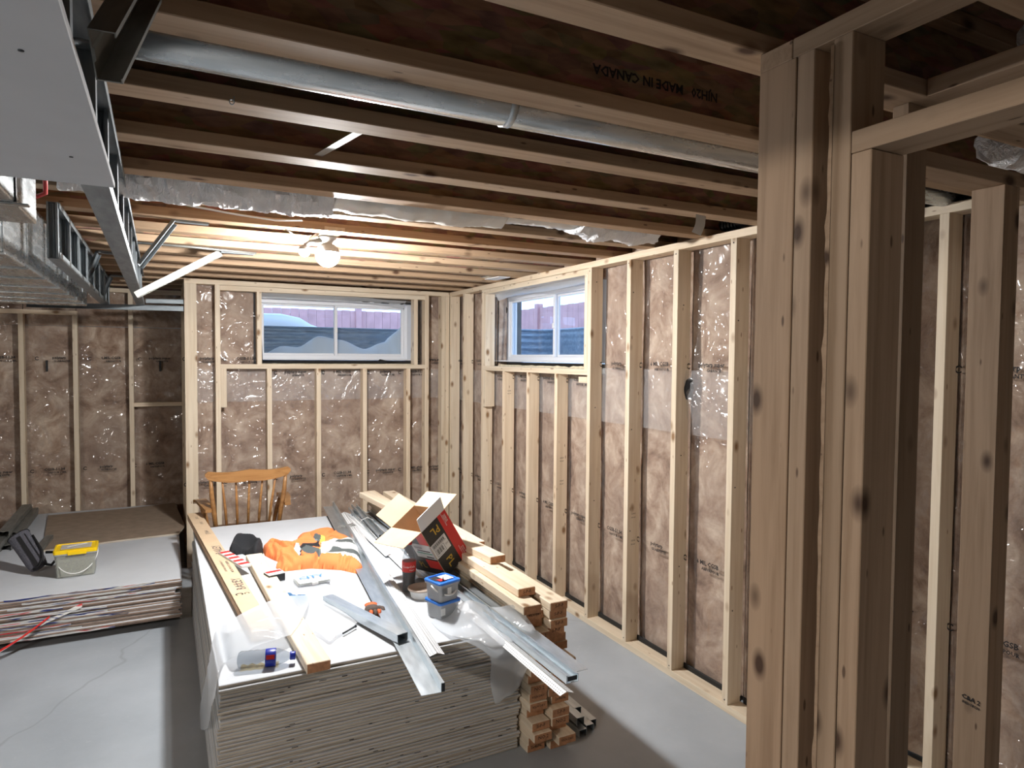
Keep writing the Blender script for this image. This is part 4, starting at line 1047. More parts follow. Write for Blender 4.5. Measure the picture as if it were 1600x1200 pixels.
# -- round tub
q = (-1.298,-2.872,0.54); mR = T(q[0], q[1]-.0, TZ)
rt_ = tag(ob('round_tub', lathe_me([(.048,.0),(.052,.003),(.060,.036),(.066,.040),(.066,.043),(.063,.043),(.060,.040),(.050,.006),(.0001,.005)], M['white'], 40), None, mR), 'round white food tub with a translucent tan lid', 'tub')
ob('lid', lathe_me([(.068,.040),(.0695,.044),(.068,.048),(.062,.049),(.060,.047),(.0001,.047)], M['lid_tan'], 40), rt_, mR)
# -- two square tubs
def sq_tub(name, mw, w_t, h, label, lidmat, body, fill, fillh, handle=True, group=None, wd=None, lid_h=.010):
    wd = wd or w_t
    e = tag(empty(name, mw), label, 'tub', group)
    rings = []
    for z, s in ((0,.90), (.004,.92), (h-lid_h,1.0)): rings.append([(x*s, y*s, z) for x, y in rrect(w_t, wd, .014)])
    inn = [[(x*s, y*s, z) for x, y in rrect(w_t-.003, wd-.003, .013)] for z, s in ((h-lid_h,1.0), (.005,.91))]
    ob('tub_body', loft_me(rings+inn, body, True, True), e, mw)
    ob('rim', loft_me([[(x, y, z) for x, y in rrect(w_t+g, wd+g, .016)] for z, g in ((h-lid_h-.008,.002), (h-lid_h-.008,.010), (h-lid_h,.010), (h-lid_h,.002))], M['tub'], False, False), e, mw)
    ld = ob('lid', loft_me([[(x, y, z) for x, y in rrect(w_t+g, wd+g, .016)] for z, g in ((h-lid_h,.012), (h-.002,.012), (h,.008), (h,-.010), (h-.004,-.014))], lidmat, True, True), e, mw)
    ob('contents', loft_me([[(x*s, y*s, z) for x, y in rrect(w_t-.008, wd-.008, .011)] for z, s in ((.006,.90), (fillh,.955))], fill), e, mw)
    return e, ld
q = Vector((-1.295,-3.148,0.54)); ang = math.atan2(.03, .103)
mS = T(q.x, q.y+.004, TZ) @ RZ(ang)
sq, ld = sq_tub('square_tub', mS, .112, .082, 'lower clear square tub of dark screws with a blue lid', M['blue'], M['tub'], M['screws'], .050, group='stacked screw tubs')
ob('label_patch', box_me(.024,.001,.032,M['label_white'],0), sq, mS @ T(-.052,-.0555,.040))
mS2 = T(q.x-.003, q.y+.002, TZ+.083) @ RZ(ang+.02)
sq, ld = sq_tub('square_tub', mS2, .112, .090, 'upper clear square tub of dark screws with labelled blue lid', M['blue'], M['tub'], M['screws'], .052, group='stacked screw tubs')
for a in (-.045, -.015): ob('label_patch', box_me(.022,.001,.034,M['label_white'] if a > -.02 else M['grey_ink'],0), sq, mS2 @ T(a,-.0565,.046))
ob('label_patch', box_me(.05,.06,.0006,M['label_white'],0), ld, mS2 @ T(-.005,.002,.0895)); ob('label_patch', box_me(.035,.03,.0006,M['red'],0), ld, mS2 @ T(-.035,-.015,.0893)); ob('label_patch', box_me(.04,.05,.0006,M['screws'],0), ld, mS2 @ T(-.045,.015,.0891))
hd = [(-.063, .0, .070)]+[(-.063*math.cos(a), -.064*1.0*math.sin(a)-.0, .070-.040*math.sin(a)) for a in [i*math.pi/14 for i in range(1, 14)]]+[(.063, .0, .070)]
ob('bail_handle', tube_me(hd, .0035, M['white'], 8), sq, mS2)
sc_ = tag(ob('screw', tube_me([(0,0,0),(.045,0,0)], .0018, M['zinc_black'], 8, radii=[.0035,.0012]), None, mS2 @ T(-.02,-.03,.0935) @ RZ(.9)), 'loose dark screw lying on the upper blue lid', 'screw')
# -- steel anchor bolt beside the film
for k, (pa_, pb_, lb) in enumerate(((((-1.754,-3.173,0.545)), ((-1.689,-3.122,0.545)), 'black bolt lying on the film in the middle of the stack'), ((-1.779,-1.588,0.552), (-1.773,-1.575,0.552), None))):
    if lb: 
        m = frame(pa_, pb_); L = (Vector(pb_)-Vector(pa_)).length
        o = tag(ob('bolt', tube_me([(0,0,.006),(L,0,.006)], .0035, M['zinc_black'], 10), None, m), lb, 'bolt'); ob('bolt_head', tube_me([(L,0,.006),(L+.005,0,.006)], .006, M['zinc_black'], 6), o, m)
# -- striped tape pad, small box, clear case
pa_ = Vector((-2.121,-1.819,0.583)); pb_ = Vector((-2.03,-2.152,0.583)); m = frame((pa_.x,pa_.y,TZ+.047), (pb_.x,pb_.y,TZ+.047)); L = (pb_-pa_).length
o = tag(ob('striped_pad', box_me(L,.055,.014,M['label_white'],.002), None, m), 'small pad with red and white stripes lying on the carton', 'pad')
for i in range(5): ob('red_stripe', box_me(L*.10,.052,.0006,M['red'],0), o, m @ T(L*(.03+i*.20),0,.0074))
q = (-1.914,-2.329,0.56); m = T(q[0], q[1], TZ+.0015) @ RZ(.25)
o = tag(ob('small_box', box_me(.085,.075,.045,M['zinc_black'],.002), None, m @ T(-.04,0,.0225)), 'small black box with red and white top, beside the plank', 'box')
ob('box_top', box_me(.087,.077,.004,M['label_white'],.001), o, m @ T(-.041,0,.047)); ob('print_band', box_me(.080,.030,.0006,M['red'],0), o, m @ T(-.038,.012,.0493))
q = (-1.745,-2.446,0.56); m = T(q[0], q[1], TZ) @ RZ(.08)
e = tag(empty('clear_case', m), 'flat clear plastic case with blue lettering on its lid', 'case')
ob('case_body', loft_me([[(x,y,z) for x, y in rrect(.165*s,.125*s,.012)] for z, s in ((.001,.95), (.020,1.0))], M['tub']), e, m); ob('lid', loft_me([[(x,y,z) for x, y in rrect(.170,.130,.012)] for z in (.0205,.031)], M['tub_clear']), e, m)
ob('insert_card', box_me(.15,.11,.004,M['label_white'],0), e, m @ T(-.075,0,.024)); ob('lettering', text_me('CITY', .060, M['cyan_ink']), e, m @ T(0,.012,.0325))
ob('clasp', box_me(.03,.006,.012,M['white'],.001), e, m @ T(-.015,-.068,.022))
# -- cloth: hi-vis jacket, black knit, gloves
def near_poly(x, y, poly):
    best = (9, x, y)
    for i in range(len(poly)):
        ax, ay = poly[i-1][0], poly[i-1][1]; bx, by = poly[i][0], poly[i][1]
        t = max(0, min(1, ((x-ax)*(bx-ax)+(y-ay)*(by-ay))/((bx-ax)**2+(by-ay)**2+1e-12)))
        qx, qy = ax+t*(bx-ax), ay+t*(by-ay); d = math.hypot(x-qx, y-qy)
        if d < best[0]: best = (d, qx, qy)
    return best
def seg_d(x, y, a, b):
    t = max(0, min(1, ((x-a[0])*(b[0]-a[0])+(y-a[1])*(b[1]-a[1]))/((b[0]-a[0])**2+(b[1]-a[1])**2+1e-12)))
    return math.hypot(x-a[0]-t*(b[0]-a[0]), y-a[1]-t*(b[1]-a[1]))
def heap(name, poly, z0, h, edge, mats, pick, seed=0, step=.008, fold=5.0, hf=None, creases=(), parent=None, mw=None, **k):
    """fabric lying in folds inside a floor outline; creases are valleys (a, b, depth, width)"""
    xs = [p[0] for p in poly]; ys = [p[1] for p in poly]; nx = int((max(xs)-min(xs))/step)+2; ny = int((max(ys)-min(ys))/step)+2
    idx = {}; vs = []; fs = []; mi = []; G = {}
    for i in range(-1, nx+1):
        for j in range(-1, ny+1):
            x = min(xs)+i*step; y = min(ys)+j*step; G[i,j] = (x, y, in_poly(x, y, poly))
    def vid(i, j):
        if (i,j) in idx: return idx[i,j]
        x, y, ins = G[i,j]; d, qx, qy = near_poly(x, y, poly)
        if ins and d > step*.3:
            t = min(1, d/edge); base = math.sqrt(max(0, 1-(1-t)**2))
            f = 1-abs(noise.noise(Vector((x*fold+seed, y*fold*.6, seed*3.1))))*2.0; f2 = noise.noise(Vector((x*fold*3.1, y*fold*2.0, seed+5)))
            z = z0+h*base*(.55+.30*max(0, f)+.14*f2)
            if hf: z = z0+(z-z0)*hf(x, y)
            for a, b, dp, wd in creases:
                c = seg_d(x, y, a, b)
                if c < wd*2.5: z -= dp*math.exp(-(c/wd)**2)*base-dp*.35*math.exp(-((c-wd*1.7)/(wd*.7))**2)*base
        else: x, y, z = qx, qy, z0-.001
        idx[i,j] = len(vs); vs.append((x, y, max(z, z0-.001))); return idx[i,j]
    for i in range(-1, nx):
        for j in range(-1, ny):
            if sum(G[a][2] for a in ((i,j),(i+1,j),(i+1,j+1),(i,j+1))) >= 1:
                fs.append((vid(i,j), vid(i+1,j), vid(i+1,j+1), vid(i,j+1))); x = G[i,j][0]+step/2; y = G[i,j][1]+step/2; mi.append(pick(x, y))
    me = me_from(name, vs, fs, mats, mi, smooth=True)
    return ob(name, me, parent, mw, **k)
CR = [((-1.624,-2.056,0.59), (-1.718,-2.34,0.59), .030, .011), ((-1.831,-1.669,0.59), (-1.791,-1.919,0.59), .022, .010), ((-1.856,-1.798,0.59), (-1.859,-2.027,0.59), .022, .010), ((-1.823,-2.017,0.59), (-1.776,-2.312,0.59), .016, .009),
      ((-1.744,-1.852,0.59), (-1.737,-2.127,0.59), .026, .011), ((-1.509,-2.263,0.59), (-1.605,-2.455,0.59), .020, .010), ((-1.523,-2.189,0.59), (-1.603,-2.384,0.59), .014, .009), ((-1.835,-1.955,0.59), (-1.865,-2.257,0.59), .022, .010),
      ((-1.586,-1.866,0.59), (-1.449,-1.769,0.59), .024, .012), ((-1.699,-1.78,0.59), (-1.591,-1.816,0.59), .030, .014), ((-1.489,-1.682,0.59), (-1.428,-1.569,0.59), .014, .009), ((-1.602,-1.628,0.59), (-1.602,-1.73,0.59), .014, .008)]
jk = [(-1.897,-1.721,0.56), (-1.847,-1.587,0.58), (-1.797,-1.636,0.57), (-1.74,-1.759,0.57), (-1.706,-1.712,0.57), (-1.676,-1.645,0.57), (-1.667,-1.548,0.57), (-1.604,-1.55,0.58), (-1.525,-1.498,0.58), (-1.446,-1.517,0.58), (-1.395,-1.643,0.57), (-1.359,-1.763,0.57), (-1.381,-2.008,0.57), (-1.419,-2.182,0.56), (-1.456,-2.376,0.55), (-1.497,-2.387,0.545), (-1.56,-2.288,0.55), (-1.7,-2.19,0.545), (-1.857,-2.176,0.545), (-1.873,-2.099,0.55), (-1.841,-1.996,0.55), (-1.872,-1.913,0.55), (-1.896,-1.83,0.55)]
bands = [(2, [(-1.509,-1.896,0.6), (-1.436,-1.817,0.6), (-1.386,-1.841,0.6), (-1.401,-1.994,0.6), (-1.446,-1.926,0.6)]),
         (2, [(-1.596,-2.094,0.6), (-1.537,-1.991,0.6), (-1.412,-2.139,0.6), (-1.441,-2.266,0.6), (-1.503,-2.167,0.6)]),
         (2, [(-1.726,-2.003,0.6), (-1.676,-1.908,0.6), (-1.616,-1.997,0.6), (-1.619,-2.083,0.6), (-1.677,-2.069,0.6)]),
         (3, [(-1.648,-2.139,0.6), (-1.583,-1.907,0.6), (-1.334,-1.729,0.6), (-1.353,-2.048,0.6), (-1.441,-2.346,0.6), (-1.528,-2.196,0.6), (-1.599,-2.107,0.6)]),
         (2, [(-1.607,-1.735,0.6), (-1.567,-1.652,0.6), (-1.551,-1.729,0.6), (-1.597,-1.901,0.6)]), (4, [(-1.593,-1.902,0.6), (-1.551,-1.729,0.6), (-1.536,-1.769,0.6), (-1.575,-1.942,0.6)]),
         (3, [(-1.755,-1.901,0.6), (-1.707,-1.832,0.6), (-1.729,-2.044,0.6), (-1.758,-2.002,0.6)]), (4, [(-1.641,-2.086,0.6), (-1.607,-1.972,0.6), (-1.575,-2.032,0.6), (-1.61,-2.129,0.6)]),
         (5, [(-1.76,-2.057,0.6), (-1.688,-1.872,0.6), (-1.597,-1.885,0.6), (-1.607,-1.972,0.6), (-1.679,-1.922,0.6), (-1.755,-2.114,0.6)])]
def pick(x, y):
    for mi_, pl in bands:
        if in_poly(x, y, pl): return mi_
    return 0
def hfj(x, y): return 1.1
tag(heap('safety_jacket', jk, TZ+.001, .066, .050, [M['orange'], M['orange'], M['silver'], M['label_white'], M['lime'], M['cloth_black']], pick, 3, step=.007, hf=hfj, creases=CR), 'crumpled orange hi-vis jacket with silver and lime stripes', 'jacket')
bk = [(-2.086,-1.719,0.56), (-2.056,-1.569,0.58), (-2.007,-1.511,0.58), (-1.945,-1.557,0.58), (-1.909,-1.574,0.58), (-1.89,-1.694,0.56), (-1.906,-1.826,0.55), (-1.96,-1.893,0.545), (-1.974,-1.831,0.545), (-2.013,-1.727,0.545), (-2.068,-1.757,0.545)]
def hfb(x, y):
    cx_, cy_ = BC; d = math.hypot((x-cx_)/.075, (y-cy_)/.13); return .35+.9*min(1, d)**2
BC = ((-1.989,-1.707,0.56)[0], (-1.989,-1.707,0.56)[1])
tag(heap('knit_hat', bk, TZ+.001, .085, .04, [M['cloth_black']], lambda x, y: 0, 8, hf=hfb), 'black knitted hat beside the orange jacket', 'hat')
def glove(name, o, ang, mats, label, s=1.0, z=TZ):
    """work glove: palm, cuff, four curled fingers and a thumb"""
    m = T(o[0], o[1], z+.018*s) @ RZ(ang); e = tag(empty(name, m), label, 'glove')
    ob('cuff', loft_me([[(x, y*sy, zz*sz) for y, zz in [(math.cos(a)*.036*s, math.sin(a)*.015*s) for a in [k*math.pi/8 for k in range(16)]]] for x, sy, sz in ((-.075*s,1,1), (-.045*s,.85,.9), (-.035*s,.9,1))], mats[1], True, True, True), e, m)
    ob('palm', loft_me([[(x, y*sy, zz*sz) for y, zz in [(math.cos(a)*.042*s, math.sin(a)*.018*s) for a in [k*math.pi/8 for k in range(16)]]] for x, sy, sz in ((-.036*s,.85,.9), (0,1,1.1), (.035*s,1.0,.8))], mats[0], True, True, True), e, m)
    for k, (yy, L, cu) in enumerate(((-.030,.058,.4), (-.010,.068,.55), (.011,.062,.45), (.030,.048,.7))):
        ob('finger', tube_me([(.030*s,yy*s,.0),(.03*s+L*.5*s,yy*1.1*s,.010*s),(.03*s+L*.9*s,yy*1.05*s,-.004*s*cu),(.03*s+L*s*.95,yy*s,-.012*s)], .010*s, mats[k % 2], 10, radii=[.011*s,.0105*s,.009*s,.005*s]), e, m)
    ob('thumb', tube_me([(-.015*s,.036*s,0),(.01*s,.055*s,.004*s),(.035*s,.058*s,-.002*s),(.042*s,.056*s,-.006*s)], .011*s, mats[0], 10, radii=[.013*s,.012*s,.010*s,.005*s]), e, m)
    return e
g = (-1.563,-2.972,0.56)
glove('work_glove', (g[0]-.01, g[1]), -1.75, (M['glove_grey'], M['glove_orange']), 'orange and grey-brown work glove lying by the steel angle', .85)
glove('work_glove', (-1.881,-2.697,0.56), -1.25, (M['teal'], M['teal']), 'blue speckled work glove half under the clear film', 1.0)
# -- dark wire stub with prongs near the far edge
for k in range(3):
    q = Vector((-1.40+.02*k,-1.50-.03*k,.585)); tag(ob('wire_stub', tube_me([q, q+Vector((.05,.006,.004*k)), q+Vector((.11-.02*k,.02,.006))], .003, M['steel_dull'], 6)), ('leftmost','middle','rightmost')[k]+' bent wire end between the jacket and long steel angle', 'wire', 'bent wire ends by the jacket')
# -- loose poly sheets
def pts(rows): return rows
fl = [[(-1.803,-2.74,0.583), (-1.864,-2.944,0.586), (-1.961,-3.173,0.583)],
      [(-1.921,-2.73,0.592), (-1.972,-2.983,0.598), (-2.026,-3.215,0.59)],
      [(-2.059,-2.83,0.6), (-2.088,-3.049,0.606), (-2.118,-3.274,0.6)],
      [(-2.166,-2.913,0.59), (-2.174,-3.128,0.59), (-2.183,-3.291,0.585)],
      [(-2.225,-2.901,0.552), (-2.226,-3.095,0.556), (-2.221,-3.257,0.552)],
      [(-2.275,-3.496,0.722), (-2.272,-3.612,0.724), (-2.268,-3.697,0.717)],
      [(-2.275,-2.856,0.291), (-2.275,-3.261,0.448), (-2.275,-3.576,0.576)],
      [(-2.28,-2.316,-0.129), (-2.28,-2.751,0.058), (-2.28,-3.296,0.337)]]
tag(ob('poly_sheet', patch_me(fl, M['film_loose'], 8, .005, 1)), 'translucent poly sheet draped over the front left corner of the stack', 'plastic sheet')
mid = [[(-1.898,-2.301,0.549), (-1.793,-2.408,0.549), (-1.677,-2.509,0.549), (-1.62,-2.723,0.549)],
       [(-1.915,-2.592,0.553), (-1.807,-2.666,0.56), (-1.713,-2.795,0.556), (-1.646,-2.963,0.556)],
       [(-1.898,-2.887,0.552), (-1.809,-2.978,0.56), (-1.739,-3.037,0.56), (-1.671,-3.083,0.553)],
       [(-1.882,-3.077,0.552), (-1.844,-3.149,0.558), (-1.821,-3.226,0.556), (-1.792,-3.202,0.552)]]
tag(ob('poly_sheet', patch_me(mid, M['film_clear'], 8, .006, 2)), 'flat crinkled clear film in the middle of the stack under the steel offcut', 'plastic sheet')
rf_ = [[(-1.371,-3.186,0.549), (-1.27,-3.147,0.556), (-1.215,-3.246,0.63), (-1.09,-3.23,0.575), (-1.064,-3.396,0.635)],
       [(-1.374,-3.303,0.549), (-1.307,-3.37,0.556), (-1.248,-3.398,0.575), (-1.116,-3.376,0.552), (-1.04,-3.493,0.6)],
       [(-1.348,-3.426,0.549), (-1.286,-3.521,0.552), (-1.254,-3.598,0.555), (-1.141,-3.57,0.549), (-1.035,-3.552,0.56)],
       [(-1.201,-3.44,0.461), (-1.182,-3.45,0.439), (-1.129,-3.455,0.425), (-1.064,-3.46,0.431), (-1.024,-3.5,0.461)],
       [(-1.201,-3.455,0.352), (-1.176,-3.465,0.34), (-1.136,-3.47,0.339), (-1.087,-3.47,0.35), (-1.054,-3.5,0.384)],
       [(-1.18,-3.455,0.247), (-1.166,-3.465,0.249), (-1.139,-3.465,0.265), (-1.103,-3.465,0.273), (-1.066,-3.465,0.304)]]
tag(ob('poly_sheet', patch_me(rf_, M['film_loose'], 8, .006, 5)), 'translucent poly sheet hanging down the front right corner of the stack', 'plastic sheet')

# ================================================================== ON THE LEFT STACK
q = Vector((-2.947,-0.667,0.315)); my = T(-2.925, -.885, LT+.001) @ RZ(.03)
yt, ld = sq_tub('lidded_tub', my, .225, .175, 'clear tub of fasteners with a bright yellow lid on the left stack', M['yellow'], M['tub_clear'], M['straw'], .115, wd=.18, lid_h=.022)
ob('lid_window', box_me(.165,.120,.001,M['tub'],0), ld, my @ T(-.082,0,.1755)); ob('label_patch', box_me(.12,.018,.001,M['label_white'],0), ld, my @ T(-.05,-.01,.1765) @ RZ(.5)); ob('latch', box_me(.10,.006,.020,M['yellow'],.001), ld, my @ T(-.04,-.100,.155))
hd = [(-.117,.0,.150)]+[(-.119*math.cos(a), -.125*math.sin(a), .150-.118*math.sin(a)) for a in [i*math.pi/18 for i in range(1, 18)]]+[(.117,.0,.150)]
ob('bail_handle', tube_me(hd, .0032, M['white'], 8), yt, my)
# long steel pieces
for i, (xa, ya, xb, yb, z, lb) in enumerate(((-3.50,-.35,-3.50,1.10,LT,'lowest outer'), (-3.43,-.10,-3.44,1.12,LT,'lowest inner'), (-3.47,-.25,-3.47,1.05,LT+.045,'middle'), (-3.40,.10,-3.42,1.0,LT+.045,'upper dusty'), (-3.45,-.05,-3.46,.95,LT+.09,'topmost dusty'))):
    m = frame((xa,ya,z+.043), (xb,yb,z+.043)); tag(ob('steel_stud', ext_me(c_profile(.066,.040,.0018), yb-ya, M['steel_dull']), None, m @ RX(math.pi)), lb+' steel stud of the bundle lying along the left drywall stack', 'steel stud', 'steel studs on the left stack')
pq = (-3.212,-0.336,0.34); m = frame((pq[0],pq[1],LT2+.032), (pq[0]+.02,pq[1]+.42,LT2+.034)); tag(ob('steel_offcut', ext_me(u_profile(.045,.030), .42, M['steel_dull']), None, m @ RX(math.pi)), 'short dusty steel track between the grey bag and yellow-lidded tub', 'steel track')
# grey pouch
b0 = Vector((-3.135,-.80,LT+.040)); b1 = Vector((-3.27,-.62,LT+.215))
mg = frame(b0, b1, (0,-1,.3)); Lg = (b1-b0).length
e = tag(empty('tool_pouch', mg), 'open grey fabric pouch with black straps on the left stack', 'bag')
rings = [[(x, y*s, z*s*.62) for y, z in rrect(.115,.115,.045)] for x, s in ((0,.55), (.010,.85), (.05,.97), (Lg*.6,1.0), (Lg,1.08))]
inn = [[(x, y*s, z*s*.62) for y, z in rrect(.108,.108,.042)] for x, s in ((Lg,1.06), (Lg*.5,.95), (.03,.85))]
ob('pouch_body', loft_me(rings+inn, M['cloth_grey'], True, True, False), e, mg)
ob('rim_binding', tube_me([(Lg, y*1.08, z*1.08*.62) for y, z in rrect(.115,.115,.045)]+[(Lg, rrect(.115,.115,.045)[0][0]*1.08, rrect(.115,.115,.045)[0][1]*1.08*.62)], .004, M['web_black'], 6), e, mg)
ob('strap', ext_me([(-.012,.037),(.012,.037),(.012,.040),(-.012,.040)], Lg*.9, M['web_black']), e, mg); ob('seam', ext_me([(-.040,.034),(-.036,.034),(-.036,.038),(-.040,.038)], Lg*.9, M['web_black']), e, mg)
ob('strap_loop', tube_me([(0.0,-.03,.01),(-.03,-.06,.0),(-.02,-.10,.01),(.03,-.11,.02),(.06,-.075,.02)], .009, M['web_black'], 8), e, mg)
ob('strap', tube_me([(.0,.03,.02),(-.015,.0,.035),(.02,-.045,.045),(.08,-.065,.03),(Lg*.8,-.066,.01)], .007, M['web_black'], 8), e, mg)

# ================================================================== ROCKING CHAIR
def chair():
    mc = T(-1.885,-.86,0) @ RZ(.03)
    e = tag(empty('rocking_chair', mc), 'varnished wooden rocking chair with spindle back behind the drywall stack', 'chair')
    O = M['oak']; Zs = .40
    # local: -Y is the back of the chair, seat faces +Y
    def cr(x): return .03*(1-(x/.28)**2)
    vs = []; fs = []; n = 30
    for i in range(n+1):
        x = -.285+.57*i/n; u = abs(x)/.285; cy_ = -.025-.035*(1-u*u)
        hh = .034+.006*math.cos(x*9); 
        if u > .9: hh *= math.sqrt(max(.05, 1-((u-.9)/.105)**2))
        zc = .875+.012*u*u-.006*math.sin(u*3.1)*2
        for dy, dz in ((-.011,-1), (.011,-1), (.014,1), (-.008,1)): vs.append((x, cy_+dy, zc+dz*hh))
    for i in range(n):
        for k in range(4): k2 = (k+1) % 4; fs.append((4*i+k, 4*i+k2, 4*i+4+k2, 4*i+4+k))
    fs += [(3,2,1,0), (4*n,4*n+1,4*n+2,4*n+3)]
    ob('crest_rail', me_from('crest', vs, fs, [O]), e, mc)
    for x in (-.25, .25): ob('back_post', tube_me([(x*.82,.045,Zs+.01),(x*.90,.015,.60),(x*.97,-.015,.74),(x*1.0,-.03,.85)], .014, O, 12, radii=[.013,.017,.016,.011]), e, mc)
    for x in (-.170,-.085,0,.085,.170): ob('spindle', tube_me([(x*.80,.05,Zs+.01),(x*.90,.01,.62),(x*1.05,-.045,.85)], .008, O, 10, radii=[.007,.010,.006]), e, mc)
    rings = [[(x*s, y*s+.25, z) for x, y in rrect(.50,.46,.10)] for z, s in ((Zs-.020,.94), (Zs-.008,1.0), (Zs+.010,1.0), (Zs+.016,.96))]
    ob('seat', loft_me(rings, O, True, True, False), e, mc)
    for s in (-1, 1):
        vs = []; fs = []; n = 16
        for i in range(n+1):
            t = i/n; y = -.03+.46*t; wd = .020+.018*math.sin(t*3.0)+(.012 if t > .75 else 0); z = .635+.018*math.sin(t*math.pi)-(.02*max(0, t-.8)/.2); xc = s*(.265+.035*t)
            for dx, dz in ((-wd,-.010), (wd,-.010), (wd,.010), (-wd,.010)): vs.append((xc+dx, y, z+dz))
        for i in range(n):
            for k in range(4): k2 = (k+1) % 4; fs.append((4*i+k, 4*i+k2, 4*i+4+k2, 4*i+4+k))
        fs += [(3,2,1,0), (4*n,4*n+1,4*n+2,4*n+3)]
        ob('armrest', me_from('arm', vs, fs, [O]), e, mc)
        ob('arm_post', tube_me([(s*.235,.40,Zs),(s*.26,.39,.52),(s*.29,.38,.635)], .014, O, 12, radii=[.012,.018,.012]), e, mc)
        ob('arm_spindle', tube_me([(s*.235,.22,Zs),(s*.275,.20,.635)], .009, O, 10), e, mc)
        for yl, yb in ((.08,.02), (.42,.47)): ob('leg', tube_me([(s*.19,yl,Zs-.01),(s*.215,(yl+yb)/2,.22),(s*.235,yb,.055)], .015, O, 12, radii=[.013,.019,.013]), e, mc)
        ob('rocker', tube_me([(s*.235, -.22+.92*i/14, .022+.16*((i/14-.52)*2)**2*.55) for i in range(15)], .018, O, 8), e, mc)
        ob('stretcher', tube_me([(s*.222,.05,.17),(s*.222,.445,.17)], .010, O, 10), e, mc)
    ob('stretcher', tube_me([(-.215,.44,.20),(.215,.44,.20)], .010, O, 10), e, mc); ob('stretcher', tube_me([(-.215,.05,.20),(.215,.05,.20)], .010, O, 10), e, mc)
    return e
chair()

# ================================================================== CEILING FITTINGS
# steel-framed bulkhead round the duct
bh = tag(empty('bulkhead_frame', T(-2.55,-3,2.1)), 'galvanised steel ladder frame of the bulkhead hanging from the joists, near side', 'steel frame')
def chan(nm, p0, p1, par, prof, up=(0,0,1), mat=None): return ob(nm, ext_me(prof, (Vector(p1)-Vector(p0)).length, mat or M['steel_mid']), par, frame(p0, p1, up))
chan('bottom_channel', (-2.530,-6.6,2.100), (-2.570,.02,2.100), bh, u_profile(.056,.030))
chan('top_channel', (-2.530,-6.6,2.326), (-2.570,.02,2.326), bh, u_profile(.056,.026), (0,0,-1))
for i in range(16):
    y = -6.4+i*.405; x = -2.530-.0061*(y+6.6)
    chan('upright', (x,y,2.102), (x,y,2.324), bh, c_profile(.038,.034), (0,1 if i % 2 else -1,0))
b2 = tag(empty('bulkhead_frame', T(-2.8,-1,2.1)), 'second galvanised ladder frame beside the duct, farther from the camera', 'steel frame')
chan('bottom_channel', (-2.800,-2.70,2.100), (-2.815,.22,2.100), b2, u_profile(.044,.028)); chan('top_channel', (-2.800,-2.70,2.326), (-2.815,.22,2.326), b2, u_profile(.044,.024), (0,0,-1))
for i, y in enumerate((-2.68,-2.30,-1.93,-1.52,-1.10,-.7,-.3,.15)): chan('upright', (-2.802,y,2.102), (-2.802,y,2.324), b2, c_profile(.038,.034), (0,-1,0))
tr = tag(empty('cross_track', T(-2.6,0,2.1)), 'shiny horizontal steel track closing the end of the bulkhead', 'steel track')
chan('track', (-3.30,.03,2.075), (-2.270,.03,2.085), tr, u_profile(.040,.030), (0,-1,0)); chan('track', (-2.535,.03,2.135), (-2.270,.03,2.140), tr, u_profile(.034,.026), (0,-1,0))
def brace(p_foot0, p_foot1, p_low, label, wd=.040):
    e = tag(empty('bent_brace', T(p_foot0)), label, 'steel brace', 'bent steel braces of the bulkhead')
    a, b, c = Vector(p_foot0), Vector(p_foot1), Vector(p_low)
    ob('foot', ext_me(u_profile(wd,.014), (b-a).length, M['steel_mid']), e, frame(a, b)); ob('arm', ext_me(u_profile(wd*.95,.016), (c-a).length, M['steel_mid'] if wd != .041 else M['steel_dull']), e, frame(a, c, (1,0,0.6)))  # longest arm takes darker steel to offset the bulb close by
    ob('fixing_screw', nail, e, T(a+Vector((.012,0,-.002))) @ RX(math.pi)); return e
brace((-2.368,-2.541,2.318), (-2.22,-2.524,2.318), (-2.505,-2.60,2.105), 'bent steel brace with a short foot screwed to a joist, middle of the bulkhead')
brace((-2.108,-1.643,2.318), (-1.926,-1.634,2.318), (-2.545,-1.75,2.040), 'longest bent steel brace, hanging lowest toward the bulkhead channel', .041)
brace((-2.757,-1.267,2.318), (-2.614,-1.204,2.318), (-2.815,-1.40,2.125), 'bent steel brace inside the bulkhead, nearer one')
brace((-2.776,0.099,2.318), (-2.657,0.124,2.318), (-2.815,-.35,2.110), 'bent steel brace inside the bulkhead, farther one', .034)
nb = tag(empty('diagonal_strut', T(-2.45,-5.1,2.2)), 'dark steel strut slanting up from the near end of the bulkhead to a joist', 'steel brace')
ob('strut', ext_me(c_profile(.070,.034,.0018), .34, M['steel_dull']), nb, frame((-2.492,-4.874,2.125), (-2.45,-4.676,2.32), (.5,-1,-.9)))
tag(board('wall_panel', (-3.30,-7.0,2.0865), (-2.502,-4.215,2.0990), M['paper_face'], bev=.001), 'drywall sheet screwed under the near end of the bulkhead', 'drywall')
for x, y in ((-2.56,-4.45), (-2.56,-4.95), (-2.57,-5.3), (-3.0,-4.4)): ob('screw_dimple', nail, bpy.data.objects['wall_panel'], T(x,y,2.0865) @ RX(math.pi))
